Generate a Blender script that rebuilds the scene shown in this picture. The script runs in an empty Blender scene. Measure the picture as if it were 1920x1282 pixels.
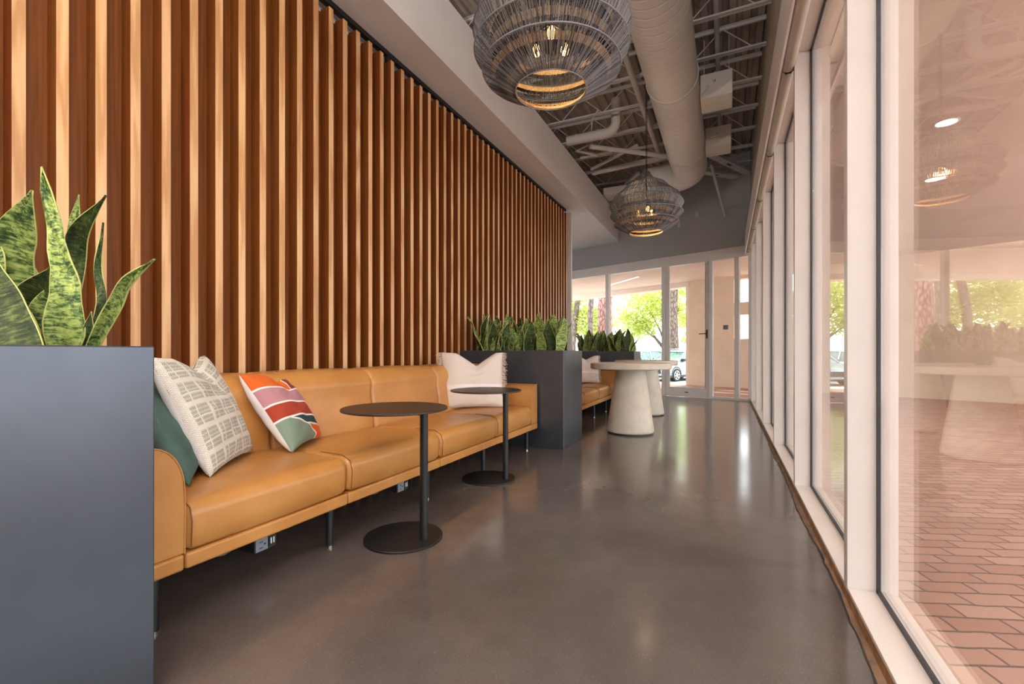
import bpy, bmesh, math, random
from mathutils import Vector, Matrix
R = random.Random(7)
PI = math.pi
SC = bpy.context.scene
COL = SC.collection

# ---------------------------------------------------------------- camera
cam_d = bpy.data.cameras.new('camera'); cam = bpy.data.objects.new('camera', cam_d); COL.objects.link(cam)
cam.location = (0, 0, 1.05); cam.rotation_euler = (PI / 2, 0, math.radians(25.233))
cam_d.sensor_width = 36; cam_d.lens = 16.0; cam_d.shift_y = 0.0099; cam_d.clip_start = 0.02; cam_d.clip_end = 500
SC.camera = cam
# ---------------------------------------------------------------- light and exposure
W = bpy.data.worlds.new('sky'); SC.world = W; W.use_nodes = True
bg = W.node_tree.nodes['Background']; bg.inputs[0].default_value = (0.90, 0.955, 1.0, 1); bg.inputs[1].default_value = 4.2
sun_d = bpy.data.lights.new('sun', 'SUN'); sun_d.energy = 3.0; sun_d.angle = math.radians(2); sun_d.color = (1, .95, .86)
sun = bpy.data.objects.new('sun', sun_d); COL.objects.link(sun); sun.rotation_euler = (math.radians(-34), math.radians(12), 0)
SC.view_settings.view_transform = 'Standard'; SC.view_settings.look = 'None'
SC.view_settings.gamma = 1; SC.view_settings.use_curve_mapping = False
SC.view_settings.exposure = 0.5


def area(name, loc, rot, sx, sy, power, color=(1, .97, .94)):
    d = bpy.data.lights.new(name, 'AREA'); d.shape = 'RECTANGLE'; d.size = sx; d.size_y = sy
    d.energy = power; d.color = color
    o = bpy.data.objects.new(name, d); COL.objects.link(o); o.location = loc; o.rotation_euler = rot
    return o


# the downward light of the linear ceiling fixtures hung behind the camera and over the room (fixtures built below)
LINEARS = [(-1.9, -0.9), (0.0, -0.9), (-1.9, -3.0), (0.0, -3.0)]
for lx, ly in LINEARS:
    area('linear_light_lamp', (lx, ly, 3.47), (0, 0, 0), .08, 1.5, 14)
    area('ceiling_fill_uplamp', (lx, ly, 3.57), (PI, 0, 0), .08, 1.5, 190)  # upward fill lamp added to brighten the ceiling


area('linear_light_lamp', (-5.25, 9.31, 3.47), (0, 0, .233), 1.9, .06, 40)

# ---------------------------------------------------------------- colour + materials
def lin(r, g=None, b=None):
    if g is None: r, g, b = r
    f = lambda c: (c / 255 / 12.92) if c / 255 <= .04045 else ((c / 255 + .055) / 1.055) ** 2.4
    return (f(r), f(g), f(b), 1)


class NT:
    def __init__(s, name):
        s.m = bpy.data.materials.new(name); s.m.use_nodes = True; s.t = s.m.node_tree
        s.p = s.t.nodes['Principled BSDF']; s.out = s.t.nodes['Material Output']
    def n(s, typ, **kw):
        nd = s.t.nodes.new(typ)
        for k, v in kw.items():
            if k.startswith('i_'):
                key = k[2:]; key = int(key) if key.isdigit() else key.replace('_', ' ')
                nd.inputs[key].default_value = v
            else: setattr(nd, k, v)
        return nd
    def l(s, a, b): s.t.links.new(a, b)
    def coord(s, kind='Object', scale=(1, 1, 1), rot=(0, 0, 0), loc=(0, 0, 0)):
        if kind == 'World':
            src = s.n('ShaderNodeNewGeometry').outputs['Position']
        else: src = s.n('ShaderNodeTexCoord').outputs[kind]
        mp = s.n('ShaderNodeMapping'); mp.inputs['Scale'].default_value = scale
        mp.inputs['Rotation'].default_value = rot; mp.inputs['Location'].default_value = loc
        s.l(src, mp.inputs['Vector']); return mp.outputs[0]
    def noise(s, vec, scale, detail=4, rough=.55, dist=0):
        nd = s.n('ShaderNodeTexNoise'); nd.inputs['Scale'].default_value = scale; nd.inputs['Detail'].default_value = detail
        nd.inputs['Roughness'].default_value = rough; nd.inputs['Distortion'].default_value = dist
        s.l(vec, nd.inputs['Vector']); return nd.outputs[0]
    def ramp(s, fac, stops):
        nd = s.n('ShaderNodeValToRGB'); el = nd.color_ramp.elements
        while len(el) > len(stops): el.remove(el[-1])
        while len(el) < len(stops): el.new(.5)
        for e, (p, c) in zip(el, stops):
            e.position = p; e.color = c
        s.l(fac, nd.inputs[0]); return nd.outputs[0]
    def mix(s, fac, a, b, bt='MIX'):
        nd = s.n('ShaderNodeMix', data_type='RGBA', blend_type=bt)
        for sock, v in ((nd.inputs[0], fac), (nd.inputs[6], a), (nd.inputs[7], b)):
            if hasattr(v, 'links'): s.l(v, sock)
            else: sock.default_value = v
        return nd.outputs[2]
    def math(s, op, a, b=None, c=None, clamp=False):
        nd = s.n('ShaderNodeMath', operation=op, use_clamp=clamp)
        for i, v in enumerate((a, b, c)):
            if v is None: continue
            if hasattr(v, 'links'): s.l(v, nd.inputs[i])
            else: nd.inputs[i].default_value = v
        return nd.outputs[0]
    def bump(s, h, strength=.3, dist=.01):
        nd = s.n('ShaderNodeBump'); nd.inputs['Strength'].default_value = strength; nd.inputs['Distance'].default_value = dist
        s.l(h, nd.inputs['Height']); s.l(nd.outputs[0], s.p.inputs['Normal'])
    def set(s, base=None, rough=None, metal=None, spec=None, **kw):
        for k, v in (('Base Color', base), ('Roughness', rough), ('Metallic', metal), ('Specular IOR Level', spec)):
            if v is None: continue
            if hasattr(v, 'links'): s.l(v, s.p.inputs[k])
            else: s.p.inputs[k].default_value = v
        return s.m


def plain(name, col, rough=.5, metal=0, var=.06, scale=8, bump=0, bscale=60, spec=.5):
    t = NT(name); v = t.coord('Object'); c = lin(col)
    nz = t.noise(v, scale)
    dk = tuple(max(0, x * (1 - var * 2)) for x in c[:3]) + (1,); lt = tuple(min(1, x * (1 + var * 2)) for x in c[:3]) + (1,)
    t.set(t.ramp(nz, [(.3, dk), (.7, lt)]), rough, metal, spec)
    if bump: t.bump(t.noise(v, bscale, 6), bump, .004)
    return t.m


def emis(name, col, strength):
    t = NT(name); t.set(lin(col), .5); t.p.inputs['Emission Color'].default_value = lin(col)
    t.p.inputs['Emission Strength'].default_value = strength; return t.m


M = {}
M['wall'] = plain('wall_paint', (222, 223, 225), .75, var=.015, scale=1.5, bump=.05, bscale=90)
M['backwall'] = plain('darkened_back_wall', (70, 64, 60), .7, var=.03)  # unseen back wall, made dark so the planter fronts reflect dark
M['white'] = plain('white_paint', (222, 216, 210), .6, var=.02, scale=3)
M['ceil'] = plain('painted_steel_ceiling', (202, 199, 196), .65, var=.04, scale=3)
M['deck'] = plain('painted_deck', (170, 158, 148), .7, var=.05, scale=2)
M['darkwall'] = plain('upper_wall_paint', (178, 178, 178), .8, var=.02, scale=1.5)
M['frame'] = plain('cream_window_frame', (222, 215, 209), .38, var=.015, scale=4)
M['gasket'] = plain('gasket_rubber', (52, 54, 60), .5, var=.05)
M['black'] = plain('black_powder_coat', (26, 26, 28), .42, var=.06, scale=30, bump=.05, bscale=400)
M['tabletop'] = plain('bronze_black_powder_coat', (52, 40, 33), .36, var=.06, scale=12, bump=.04, bscale=500)
M['chrome'] = plain('satin_steel', (190, 190, 190), .25, 1, .03)
M['rollshade'] = plain('taupe_shade_cloth', (176, 166, 150), .6, var=.03)
M['bulb'] = emis('bulb_glow', (255, 200, 130), 3.5)
M['lamp'] = emis('lamp_glow', (255, 240, 220), 6)
M['soil'] = plain('dark_soil', (46, 36, 28), .95, var=.3, scale=40, bump=.8, bscale=60)
M['plastic'] = plain('black_plastic', (34, 35, 38), .45)
M['outlet'] = plain('grey_outlet_plate', (120, 126, 134), .4)
M['whitep'] = plain('white_plastic', (228, 224, 220), .4, var=.02)
M['trim'] = plain('brown_sill_edge', (150, 108, 66), .7, var=.25, scale=14, bump=.4, bscale=50)
M['asphalt'] = plain('pale_asphalt', (196, 190, 182), .9, var=.06, scale=20, bump=.2)
M['curb'] = plain('pale_kerb', (214, 206, 196), .85, var=.05, scale=12, bump=.2)
M['stucco'] = plain('peach_stucco', (220, 196, 172), .85, var=.035, scale=2.5, bump=.35, bscale=130)
M['soffit'] = plain('pink_soffit_stucco', (224, 207, 194), .85, var=.03, scale=2, bump=.5, bscale=110)
M['tire'] = plain('tyre_rubber', (30, 30, 32), .8)
M['alloy'] = plain('alloy_rim', (205, 207, 210), .3, .8, .03)
M['silver'] = plain('silver_car_paint', (170, 180, 192), .25, .5, .02)
M['whitecar'] = plain('white_car_paint', (236, 238, 240), .25, .05, .02)
M['carglass'] = plain('car_window', (92, 128, 122), .08, .0, .3, 6, spec=1)
M['grass'] = plain('lawn', (150, 170, 70), .9, var=.25, scale=6, bump=.3)
M['fbase'] = plain('white_pillow_back', (226, 222, 220), .85, var=.02, bump=.15, bscale=300)
M['green'] = plain('green_velvet', (66, 92, 84), .75, var=.12, scale=9, bump=.2, bscale=200)
M['cordi'] = plain('golden_rattan', (200, 164, 116), .7, var=.15, scale=40)
M['cordin'] = plain('dark_inner_cord', (27, 21, 17), .9, var=.2, scale=40)


def mk_duct():
    t = NT('white_spiral_duct'); v = t.coord('Object')
    w = t.n('ShaderNodeTexWave', wave_type='BANDS', bands_direction='Y'); w.inputs['Scale'].default_value = 2.4
    w.inputs['Distortion'].default_value = .6; w.inputs['Detail'].default_value = 1; w.inputs['Detail Scale'].default_value = .8
    t.l(v, w.inputs['Vector'])
    t.set(t.ramp(t.noise(v, 2.2), [(.3, lin(218, 217, 216)), (.7, lin(230, 229, 227))]), .55)
    t.bump(t.ramp(w.outputs[0], [(0, (0, 0, 0, 1)), (.12, (1, 1, 1, 1))]), .35, .01); return t.m
M['duct'] = mk_duct()


def mk_leather():
    t = NT('tan_leather'); v = t.coord('Object')
    a = t.noise(v, 3.5, 3); b = t.noise(v, 40, 5, .7)
    c = t.ramp(a, [(.3, lin(180, 122, 60)), (.7, lin(200, 143, 79))])
    c = t.mix(t.math('MULTIPLY', b, .22), c, lin(164, 108, 54))
    vo = t.n('ShaderNodeTexVoronoi'); vo.inputs['Scale'].default_value = 260; t.l(v, vo.inputs['Vector'])
    t.set(c, .33, spec=.5); t.bump(vo.outputs[0], .10, .001); return t.m
M['leather'] = mk_leather()
M['seam'] = plain('dark_leather_seam', (122, 74, 32), .55, var=.1)


def mk_floor():
    t = NT('polished_concrete'); v = t.coord('World')
    a = t.noise(v, .9, 5, .6, .4); b = t.noise(v, 7, 5, .65); g = t.noise(v, 150, 3, .7)
    c = t.ramp(a, [(.3, lin(82, 75, 72)), (.7, lin(116, 107, 102))])
    c = t.mix(t.math('MULTIPLY', b, .5), c, lin(72, 66, 65))
    sp = t.ramp(g, [(.60, (0, 0, 0, 1)), (.72, (1, 1, 1, 1))])
    c = t.mix(t.math('MULTIPLY', sp, .5), c, lin(168, 154, 142))
    g2 = t.ramp(t.noise(v, 110, 3, .7), [(.28, (1, 1, 1, 1)), (.40, (0, 0, 0, 1))])
    c = t.mix(t.math('MULTIPLY', g2, .5), c, lin(64, 56, 52))
    t.set(c, t.math('MULTIPLY_ADD', b, .12, .09), spec=.7)
    t.bump(t.noise(v, 5, 3), .03, .01); return t.m
M['floor'] = mk_floor()
M['edge'] = plain('rough_concrete_edge', (142, 116, 96), .85, var=.22, scale=7, bump=.5, bscale=40)


def mk_oak():
    t = NT('light_oak'); oi = t.n('ShaderNodeObjectInfo').outputs['Random']
    tc = t.n('ShaderNodeNewGeometry').outputs['Position']
    off = t.n('ShaderNodeCombineXYZ'); t.l(t.math('MULTIPLY', oi, 37), off.inputs[0]); t.l(t.math('MULTIPLY', oi, 91), off.inputs[2])
    ad = t.n('ShaderNodeVectorMath', operation='ADD'); t.l(tc, ad.inputs[0]); t.l(off.outputs[0], ad.inputs[1])
    mp = t.n('ShaderNodeMapping'); mp.inputs['Scale'].default_value = (9, 9, .55); t.l(ad.outputs[0], mp.inputs[0])
    w = t.n('ShaderNodeTexWave', wave_type='RINGS', rings_direction='Y'); w.inputs['Scale'].default_value = 2.2
    w.inputs['Distortion'].default_value = 5; w.inputs['Detail'].default_value = 3; w.inputs['Detail Scale'].default_value = 1.2
    t.l(mp.outputs[0], w.inputs['Vector'])
    mp2 = t.n('ShaderNodeMapping'); mp2.inputs['Scale'].default_value = (120, 120, 4); t.l(ad.outputs[0], mp2.inputs[0])
    f = t.noise(mp2.outputs[0], 1, 3)
    c = t.ramp(w.outputs[0], [(.0, lin(190, 142, 94)), (.5, lin(212, 168, 118)), (1, lin(222, 182, 134))])
    c = t.mix(t.math('MULTIPLY', f, .3), c, lin(190, 132, 84))
    hs = t.n('ShaderNodeHueSaturation'); t.l(c, hs.inputs['Color']); t.l(t.math('MULTIPLY_ADD', oi, .22, .9), hs.inputs['Value'])
    t.set(hs.outputs[0], .45); return t.m
M['oak'] = mk_oak()


def mk_veneer():
    t = NT('red_brown_veneer'); oi = t.n('ShaderNodeObjectInfo').outputs['Random']
    v = t.coord('World', (60, 60, 1.2))
    f = t.noise(v, 1.2, 4, .6)
    a = t.ramp(f, [(.3, lin(98, 42, 10)), (.7, lin(128, 62, 20))])
    b = t.ramp(f, [(.3, lin(106, 58, 18)), (.7, lin(140, 82, 32))])
    t.set(t.mix(oi, a, b), .55, spec=.3); return t.m
M['veneer'] = mk_veneer()


def mk_planter():
    t = NT('charcoal_planter'); v = t.coord('World')
    f = t.noise(v, 2.5, 3)
    t.set(t.ramp(f, [(.3, lin(88, 95, 104)), (.7, lin(98, 105, 115))]), t.math('MULTIPLY_ADD', t.noise(v, 30, 3), .08, .32), .8, .5)
    t.bump(t.noise(v, 3, 2), .02, .01); return t.m
M['planter'] = mk_planter()


def mk_concrete_table():
    t = NT('cream_concrete'); v = t.coord('Object')
    a = t.noise(v, 5, 5, .65, .3); b = t.noise(v, 40, 4)
    c = t.ramp(a, [(.3, lin(198, 186, 168)), (.7, lin(222, 212, 196))])
    c = t.mix(t.math('MULTIPLY', b, .25), c, lin(180, 166, 146))
    t.set(c, .55); t.bump(b, .15, .004); return t.m
M['ctable'] = mk_concrete_table()


def mk_leaf():
    t = NT('snake_plant_leaf'); uv = t.n('ShaderNodeTexCoord').outputs['UV']; oi = t.n('ShaderNodeObjectInfo').outputs['Random']
    sp = t.n('ShaderNodeSeparateXYZ'); t.l(uv, sp.inputs[0]); u, v = sp.outputs[0], sp.outputs[1]
    cm = t.n('ShaderNodeCombineXYZ'); t.l(t.math('MULTIPLY', u, 2.2), cm.inputs[0]); t.l(t.math('MULTIPLY', v, 9), cm.inputs[1]); t.l(t.math('MULTIPLY', oi, 50), cm.inputs[2])
    big = t.noise(cm.outputs[0], 1.2, 4, .7)
    cm2 = t.n('ShaderNodeCombineXYZ'); t.l(t.math('MULTIPLY', u, 2.6), cm2.inputs[0]); t.l(t.math('MULTIPLY', v, 60), cm2.inputs[1]); t.l(t.math('MULTIPLY', oi, 50), cm2.inputs[2])
    fine = t.noise(cm2.outputs[0], 1.0, 4, .75, .6)
    s = t.math('ADD', t.math('MULTIPLY', big, .38), t.math('MULTIPLY', fine, .62))
    c = t.ramp(s, [(.40, lin(42, 62, 34)), (.47, lin(88, 114, 58)), (.53, lin(154, 172, 92)), (.66, lin(196, 208, 122))])
    dark = t.ramp(s, [(.42, lin(30, 42, 22)), (.52, lin(58, 74, 34)), (.66, lin(118, 130, 66))])
    c = t.mix(t.ramp(oi, [(.28, (0, 0, 0, 1)), (.42, (1, 1, 1, 1))]), dark, c)
    e = t.math('GREATER_THAN', t.math('ABSOLUTE', t.math('SUBTRACT', u, .5)), .478)
    c = t.mix(e, c, lin(196, 198, 120))
    t.set(c, .6, spec=.3); t.p.inputs['Subsurface Weight'].default_value = 0
    t.bump(fine, .08, .003); return t.m
M['leaf'] = mk_leaf()


def pane_fresnel(t, ior):
    # both faces of a pane reflect like the air side of the glass
    fr = t.n('ShaderNodeFresnel'); b = t.n('ShaderNodeNewGeometry').outputs['Backfacing']
    t.l(t.math('MULTIPLY_ADD', b, 1 / ior - ior, ior), fr.inputs['IOR']); return fr


def mk_glass():
    t = NT('reflective_window_glass')
    tr = t.n('ShaderNodeBsdfTransparent'); tr.inputs[0].default_value = (.93, .93, .92, 1)
    gl = t.n('ShaderNodeBsdfGlossy'); gl.inputs['Roughness'].default_value = 0.0; gl.inputs[0].default_value = (1, .98, .96, 1)
    fr = pane_fresnel(t, 1.6)
    df = t.n('ShaderNodeBsdfDiffuse'); df.inputs[0].default_value = lin(235, 215, 200)
    m1 = t.n('ShaderNodeMixShader'); t.l(t.math('MULTIPLY', t.noise(t.coord('World'), 3.0, 6, .7), .10), m1.inputs[0])
    t.l(tr.outputs[0], m1.inputs[1]); t.l(df.outputs[0], m1.inputs[2])
    m2 = t.n('ShaderNodeMixShader'); t.l(fr.outputs[0], m2.inputs[0]); t.l(m1.outputs[0], m2.inputs[1]); t.l(gl.outputs[0], m2.inputs[2])
    t.l(m2.outputs[0], t.out.inputs[0]); return t.m
M['glass'] = mk_glass()


def mk_glass2():
    t = NT('clear_window_glass')
    tr = t.n('ShaderNodeBsdfTransparent'); tr.inputs[0].default_value = (.94, .95, .94, 1)
    gl = t.n('ShaderNodeBsdfGlossy'); gl.inputs['Roughness'].default_value = 0.0
    fr = pane_fresnel(t, 1.35)
    m2 = t.n('ShaderNodeMixShader'); t.l(fr.outputs[0], m2.inputs[0]); t.l(tr.outputs[0], m2.inputs[1]); t.l(gl.outputs[0], m2.inputs[2])
    t.l(m2.outputs[0], t.out.inputs[0]); return t.m
M['glass2'] = mk_glass2()


def mk_brick():
    t = NT('brick_paving'); v = t.coord('World', (1, 1, 1), (0, 0, math.radians(-21)))
    br = t.n('ShaderNodeTexBrick'); br.inputs['Scale'].default_value = 1; br.inputs['Brick Width'].default_value = .23
    br.inputs['Row Height'].default_value = .1; br.inputs['Mortar Size'].default_value = .006; br.inputs['Mortar Smooth'].default_value = .4
    br.inputs['Color1'].default_value = lin(184, 138, 120); br.inputs['Color2'].default_value = lin(210, 168, 150)
    br.inputs['Mortar'].default_value = lin(96, 80, 70); br.inputs['Bias'].default_value = -.1
    wv = t.n('ShaderNodeVectorMath', operation='ADD')
    nz = t.n('ShaderNodeTexNoise'); nz.inputs['Scale'].default_value = 5; t.l(v, nz.inputs['Vector'])
    sc = t.n('ShaderNodeVectorMath', operation='SCALE'); t.l(nz.outputs['Color'], sc.inputs[0]); sc.inputs['Scale'].default_value = .03
    t.l(v, wv.inputs[0]); t.l(sc.outputs[0], wv.inputs[1]); t.l(wv.outputs[0], br.inputs['Vector'])
    g = t.noise(v, 14, 5, .7); h = t.noise(v, 1.3, 2)
    c = t.mix(t.math('MULTIPLY', g, .35), br.outputs['Color'], lin(150, 120, 104))
    c = t.mix(t.ramp(h, [(.55, (0, 0, 0, 1)), (.75, (.4, .4, .4, 1))]), c, lin(170, 140, 124))
    t.set(c, .75)
    t.bump(t.math('ADD', t.math('MULTIPLY', t.math('SUBTRACT', 1, br.outputs['Fac']), 1), t.math('MULTIPLY', g, .35)), .8, .012); return t.m
M['brick'] = mk_brick()


def mk_bark(name, a, b):
    t = NT(name); v = t.coord('Object', (1, 1, .35))
    vo = t.n('ShaderNodeTexVoronoi', feature='DISTANCE_TO_EDGE'); vo.inputs['Scale'].default_value = 9; t.l(v, vo.inputs['Vector'])
    t.set(t.ramp(vo.outputs[0], [(.0, lin(a)), (.25, lin(b))]), .9)
    t.bump(vo.outputs[0], .8, .05); return t.m
M['bark'] = mk_bark('grey_bark', (74, 60, 56), (140, 122, 114))
M['pinebark'] = mk_bark('red_pine_bark', (96, 66, 60), (186, 140, 132))


def mk_foliage(name, a, b):
    t = NT(name); oi = t.n('ShaderNodeNewGeometry').outputs['Random Per Island']
    t.set(t.mix(oi, lin(a), lin(b)), .6)
    tl = t.n('ShaderNodeBsdfTranslucent'); t.l(t.mix(oi, lin(a), lin(b)), tl.inputs[0])
    m = t.n('ShaderNodeMixShader'); m.inputs[0].default_value = .5
    t.l(t.p.outputs[0], m.inputs[1]); t.l(tl.outputs[0], m.inputs[2]); t.l(m.outputs[0], t.out.inputs[0]); return t.m
M['fol'] = mk_foliage('spring_leaves', (190, 200, 92), (220, 226, 146))
M['fol2'] = mk_foliage('mid_green_leaves', (104, 142, 56), (164, 190, 84))


def mk_plaid():
    t = NT('cream_plaid_weave'); uv = t.n('ShaderNodeTexCoord').outputs['UV']
    sp = t.n('ShaderNodeSeparateXYZ'); t.l(uv, sp.inputs[0]); u, v = sp.outputs[0], sp.outputs[1]
    dn = t.n('ShaderNodeTexNoise'); dn.inputs['Scale'].default_value = 6; t.l(uv, dn.inputs['Vector'])
    d = t.math('MULTIPLY', t.math('SUBTRACT', dn.outputs[0], .5), .03)
    def stripe(x, n, w, ph=0):
        fr = t.math('FRACT', t.math('MULTIPLY_ADD', t.math('ADD', x, d), n, ph))
        return t.math('LESS_THAN', fr, w)
    cs = t.math('MAXIMUM', t.math('MAXIMUM', stripe(u, 5.0, .17), stripe(u, 5.0, .06, .62)), t.math('MAXIMUM', stripe(v, 5.0, .19, .3), stripe(v, 5.0, .06, .82)))
    wu = t.math('SINE', t.math('MULTIPLY', u, 420)); wv = t.math('SINE', t.math('MULTIPLY', v, 420))
    wv2 = t.math('GREATER_THAN', t.math('MULTIPLY', wu, wv), .05)
    thr = t.math('GREATER_THAN', t.math('SINE', t.math('MULTIPLY', v, 190)), .3)
    inner = t.mix(wv2, lin(138, 134, 116), lin(214, 208, 194))
    inner = t.mix(t.math('MULTIPLY', thr, .35), inner, lin(232, 226, 214))
    c = t.mix(cs, inner, t.mix(wv2, lin(212, 204, 190), lin(238, 232, 222)))
    t.set(c, .9); t.bump(t.math('ADD', t.math('MULTIPLY', wu, wv), t.math('MULTIPLY', cs, 1.5)), .5, .003); return t.m
M['plaid'] = mk_plaid()


def mk_geo():
    # colour blocks split by white piping, drawn on the cover in its own u, v
    t = NT('colour_block_cover'); uv = t.n('ShaderNodeTexCoord').outputs['UV']
    sp = t.n('ShaderNodeSeparateXYZ'); t.l(uv, sp.inputs[0]); u, v = sp.outputs[0], sp.outputs[1]
    wt = lin(232, 226, 222)
    def f(a, b, c): return t.math('ADD', t.math('ADD', t.math('MULTIPLY', u, a), t.math('MULTIPLY', v, b)), c)
    def over(base, cond, dist, col):
        nz = t.noise(uv, 90, 3, .8)
        colx = t.mix(t.math('MULTIPLY', nz, .35), lin(col), tuple(x * .55 for x in lin(col)[:3]) + (1,))
        c = t.mix(cond, base, colx)
        return t.mix(t.math('LESS_THAN', t.math('ABSOLUTE', dist), .012), c, wt)
    # band edges, rising to the right
    e1 = f(.15, 1, -.77); e2 = f(.15, 1, -.55); e3 = f(.15, 1, -.36)
    e4 = f(.55, 1.0, -.42)                       # slanting edge between the sage strip and the teal / orange blocks
    e5 = f(.12, 1, -.23)
    e6 = f(1.0, .5, -.46)
    G = lambda d: t.math('GREATER_THAN', d, 0)
    L = lambda d: t.math('LESS_THAN', d, 0)
    A = lambda a, b: t.math('MULTIPLY', a, b)
    nz = t.noise(uv, 90, 3, .8)
    def cc(col): return t.mix(t.math('MULTIPLY', nz, .4), lin(col), tuple(x * .5 for x in lin(col)[:3]) + (1,))
    c = t.mix(G(e1), t.mix(G(e2), t.mix(G(e3), cc((232, 100, 28)), cc((168, 62, 38))), cc((188, 134, 140))), cc((222, 102, 30)))
    right = A(G(e1), G(t.math('SUBTRACT', u, .62)))
    c = t.mix(right, c, cc((140, 56, 44)))
    low = L(e3)
    c = t.mix(A(A(low, G(e4)), G(e5)), c, cc((34, 66, 72)))
    c = t.mix(A(low, L(e4)), c, cc((132, 152, 132)))
    def line(d, cond=None, w=.011):
        k = t.math('LESS_THAN', t.math('ABSOLUTE', d), w)
        return A(k, cond) if cond is not None else k
    pip = line(e1, L(t.math('SUBTRACT', u, .8)))
    for q in (line(e2), line(e3), line(e4, low), line(e5, A(low, G(e4))), line(t.math('SUBTRACT', u, .62), G(e1), .008)):
        pip = t.math('MAXIMUM', pip, q)
    c = t.mix(pip, c, wt)
    t.set(c, .9); t.bump(t.noise(uv, 160, 3, .8), .4, .003); return t.m
M['geo'] = mk_geo()


def mk_linen():
    t = NT('cream_linen'); uv = t.n('ShaderNodeTexCoord').outputs['UV']
    sp = t.n('ShaderNodeSeparateXYZ'); t.l(uv, sp.inputs[0]); u, v = sp.outputs[0], sp.outputs[1]
    w = t.math('MULTIPLY', t.math('SINE', t.math('MULTIPLY', u, 500)), t.math('SINE', t.math('MULTIPLY', v, 500)))
    band = t.math('LESS_THAN', t.math('ABSOLUTE', t.math('SUBTRACT', v, .36)), .04)
    c = t.mix(band, lin(218, 204, 192), lin(232, 226, 222))
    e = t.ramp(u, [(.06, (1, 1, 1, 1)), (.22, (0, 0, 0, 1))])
    c = t.mix(t.math('MULTIPLY', e, .35), c, lin(188, 164, 144))  # tan shading along one side put into the cover colour
    t.set(c, .92); t.bump(w, .25, .002); return t.m
M['linen'] = mk_linen()
M['fringe'] = plain('cream_fringe', (222, 206, 190), .95, var=.08)


def mk_cord():
    t = NT('grey_cord'); v = t.coord('Object'); g = t.n('ShaderNodeNewGeometry').outputs['Random Per Island']
    t.set(t.mix(g, lin(66, 66, 70), lin(146, 148, 152)), .65); return t.m
M['cord'] = mk_cord()


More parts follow.
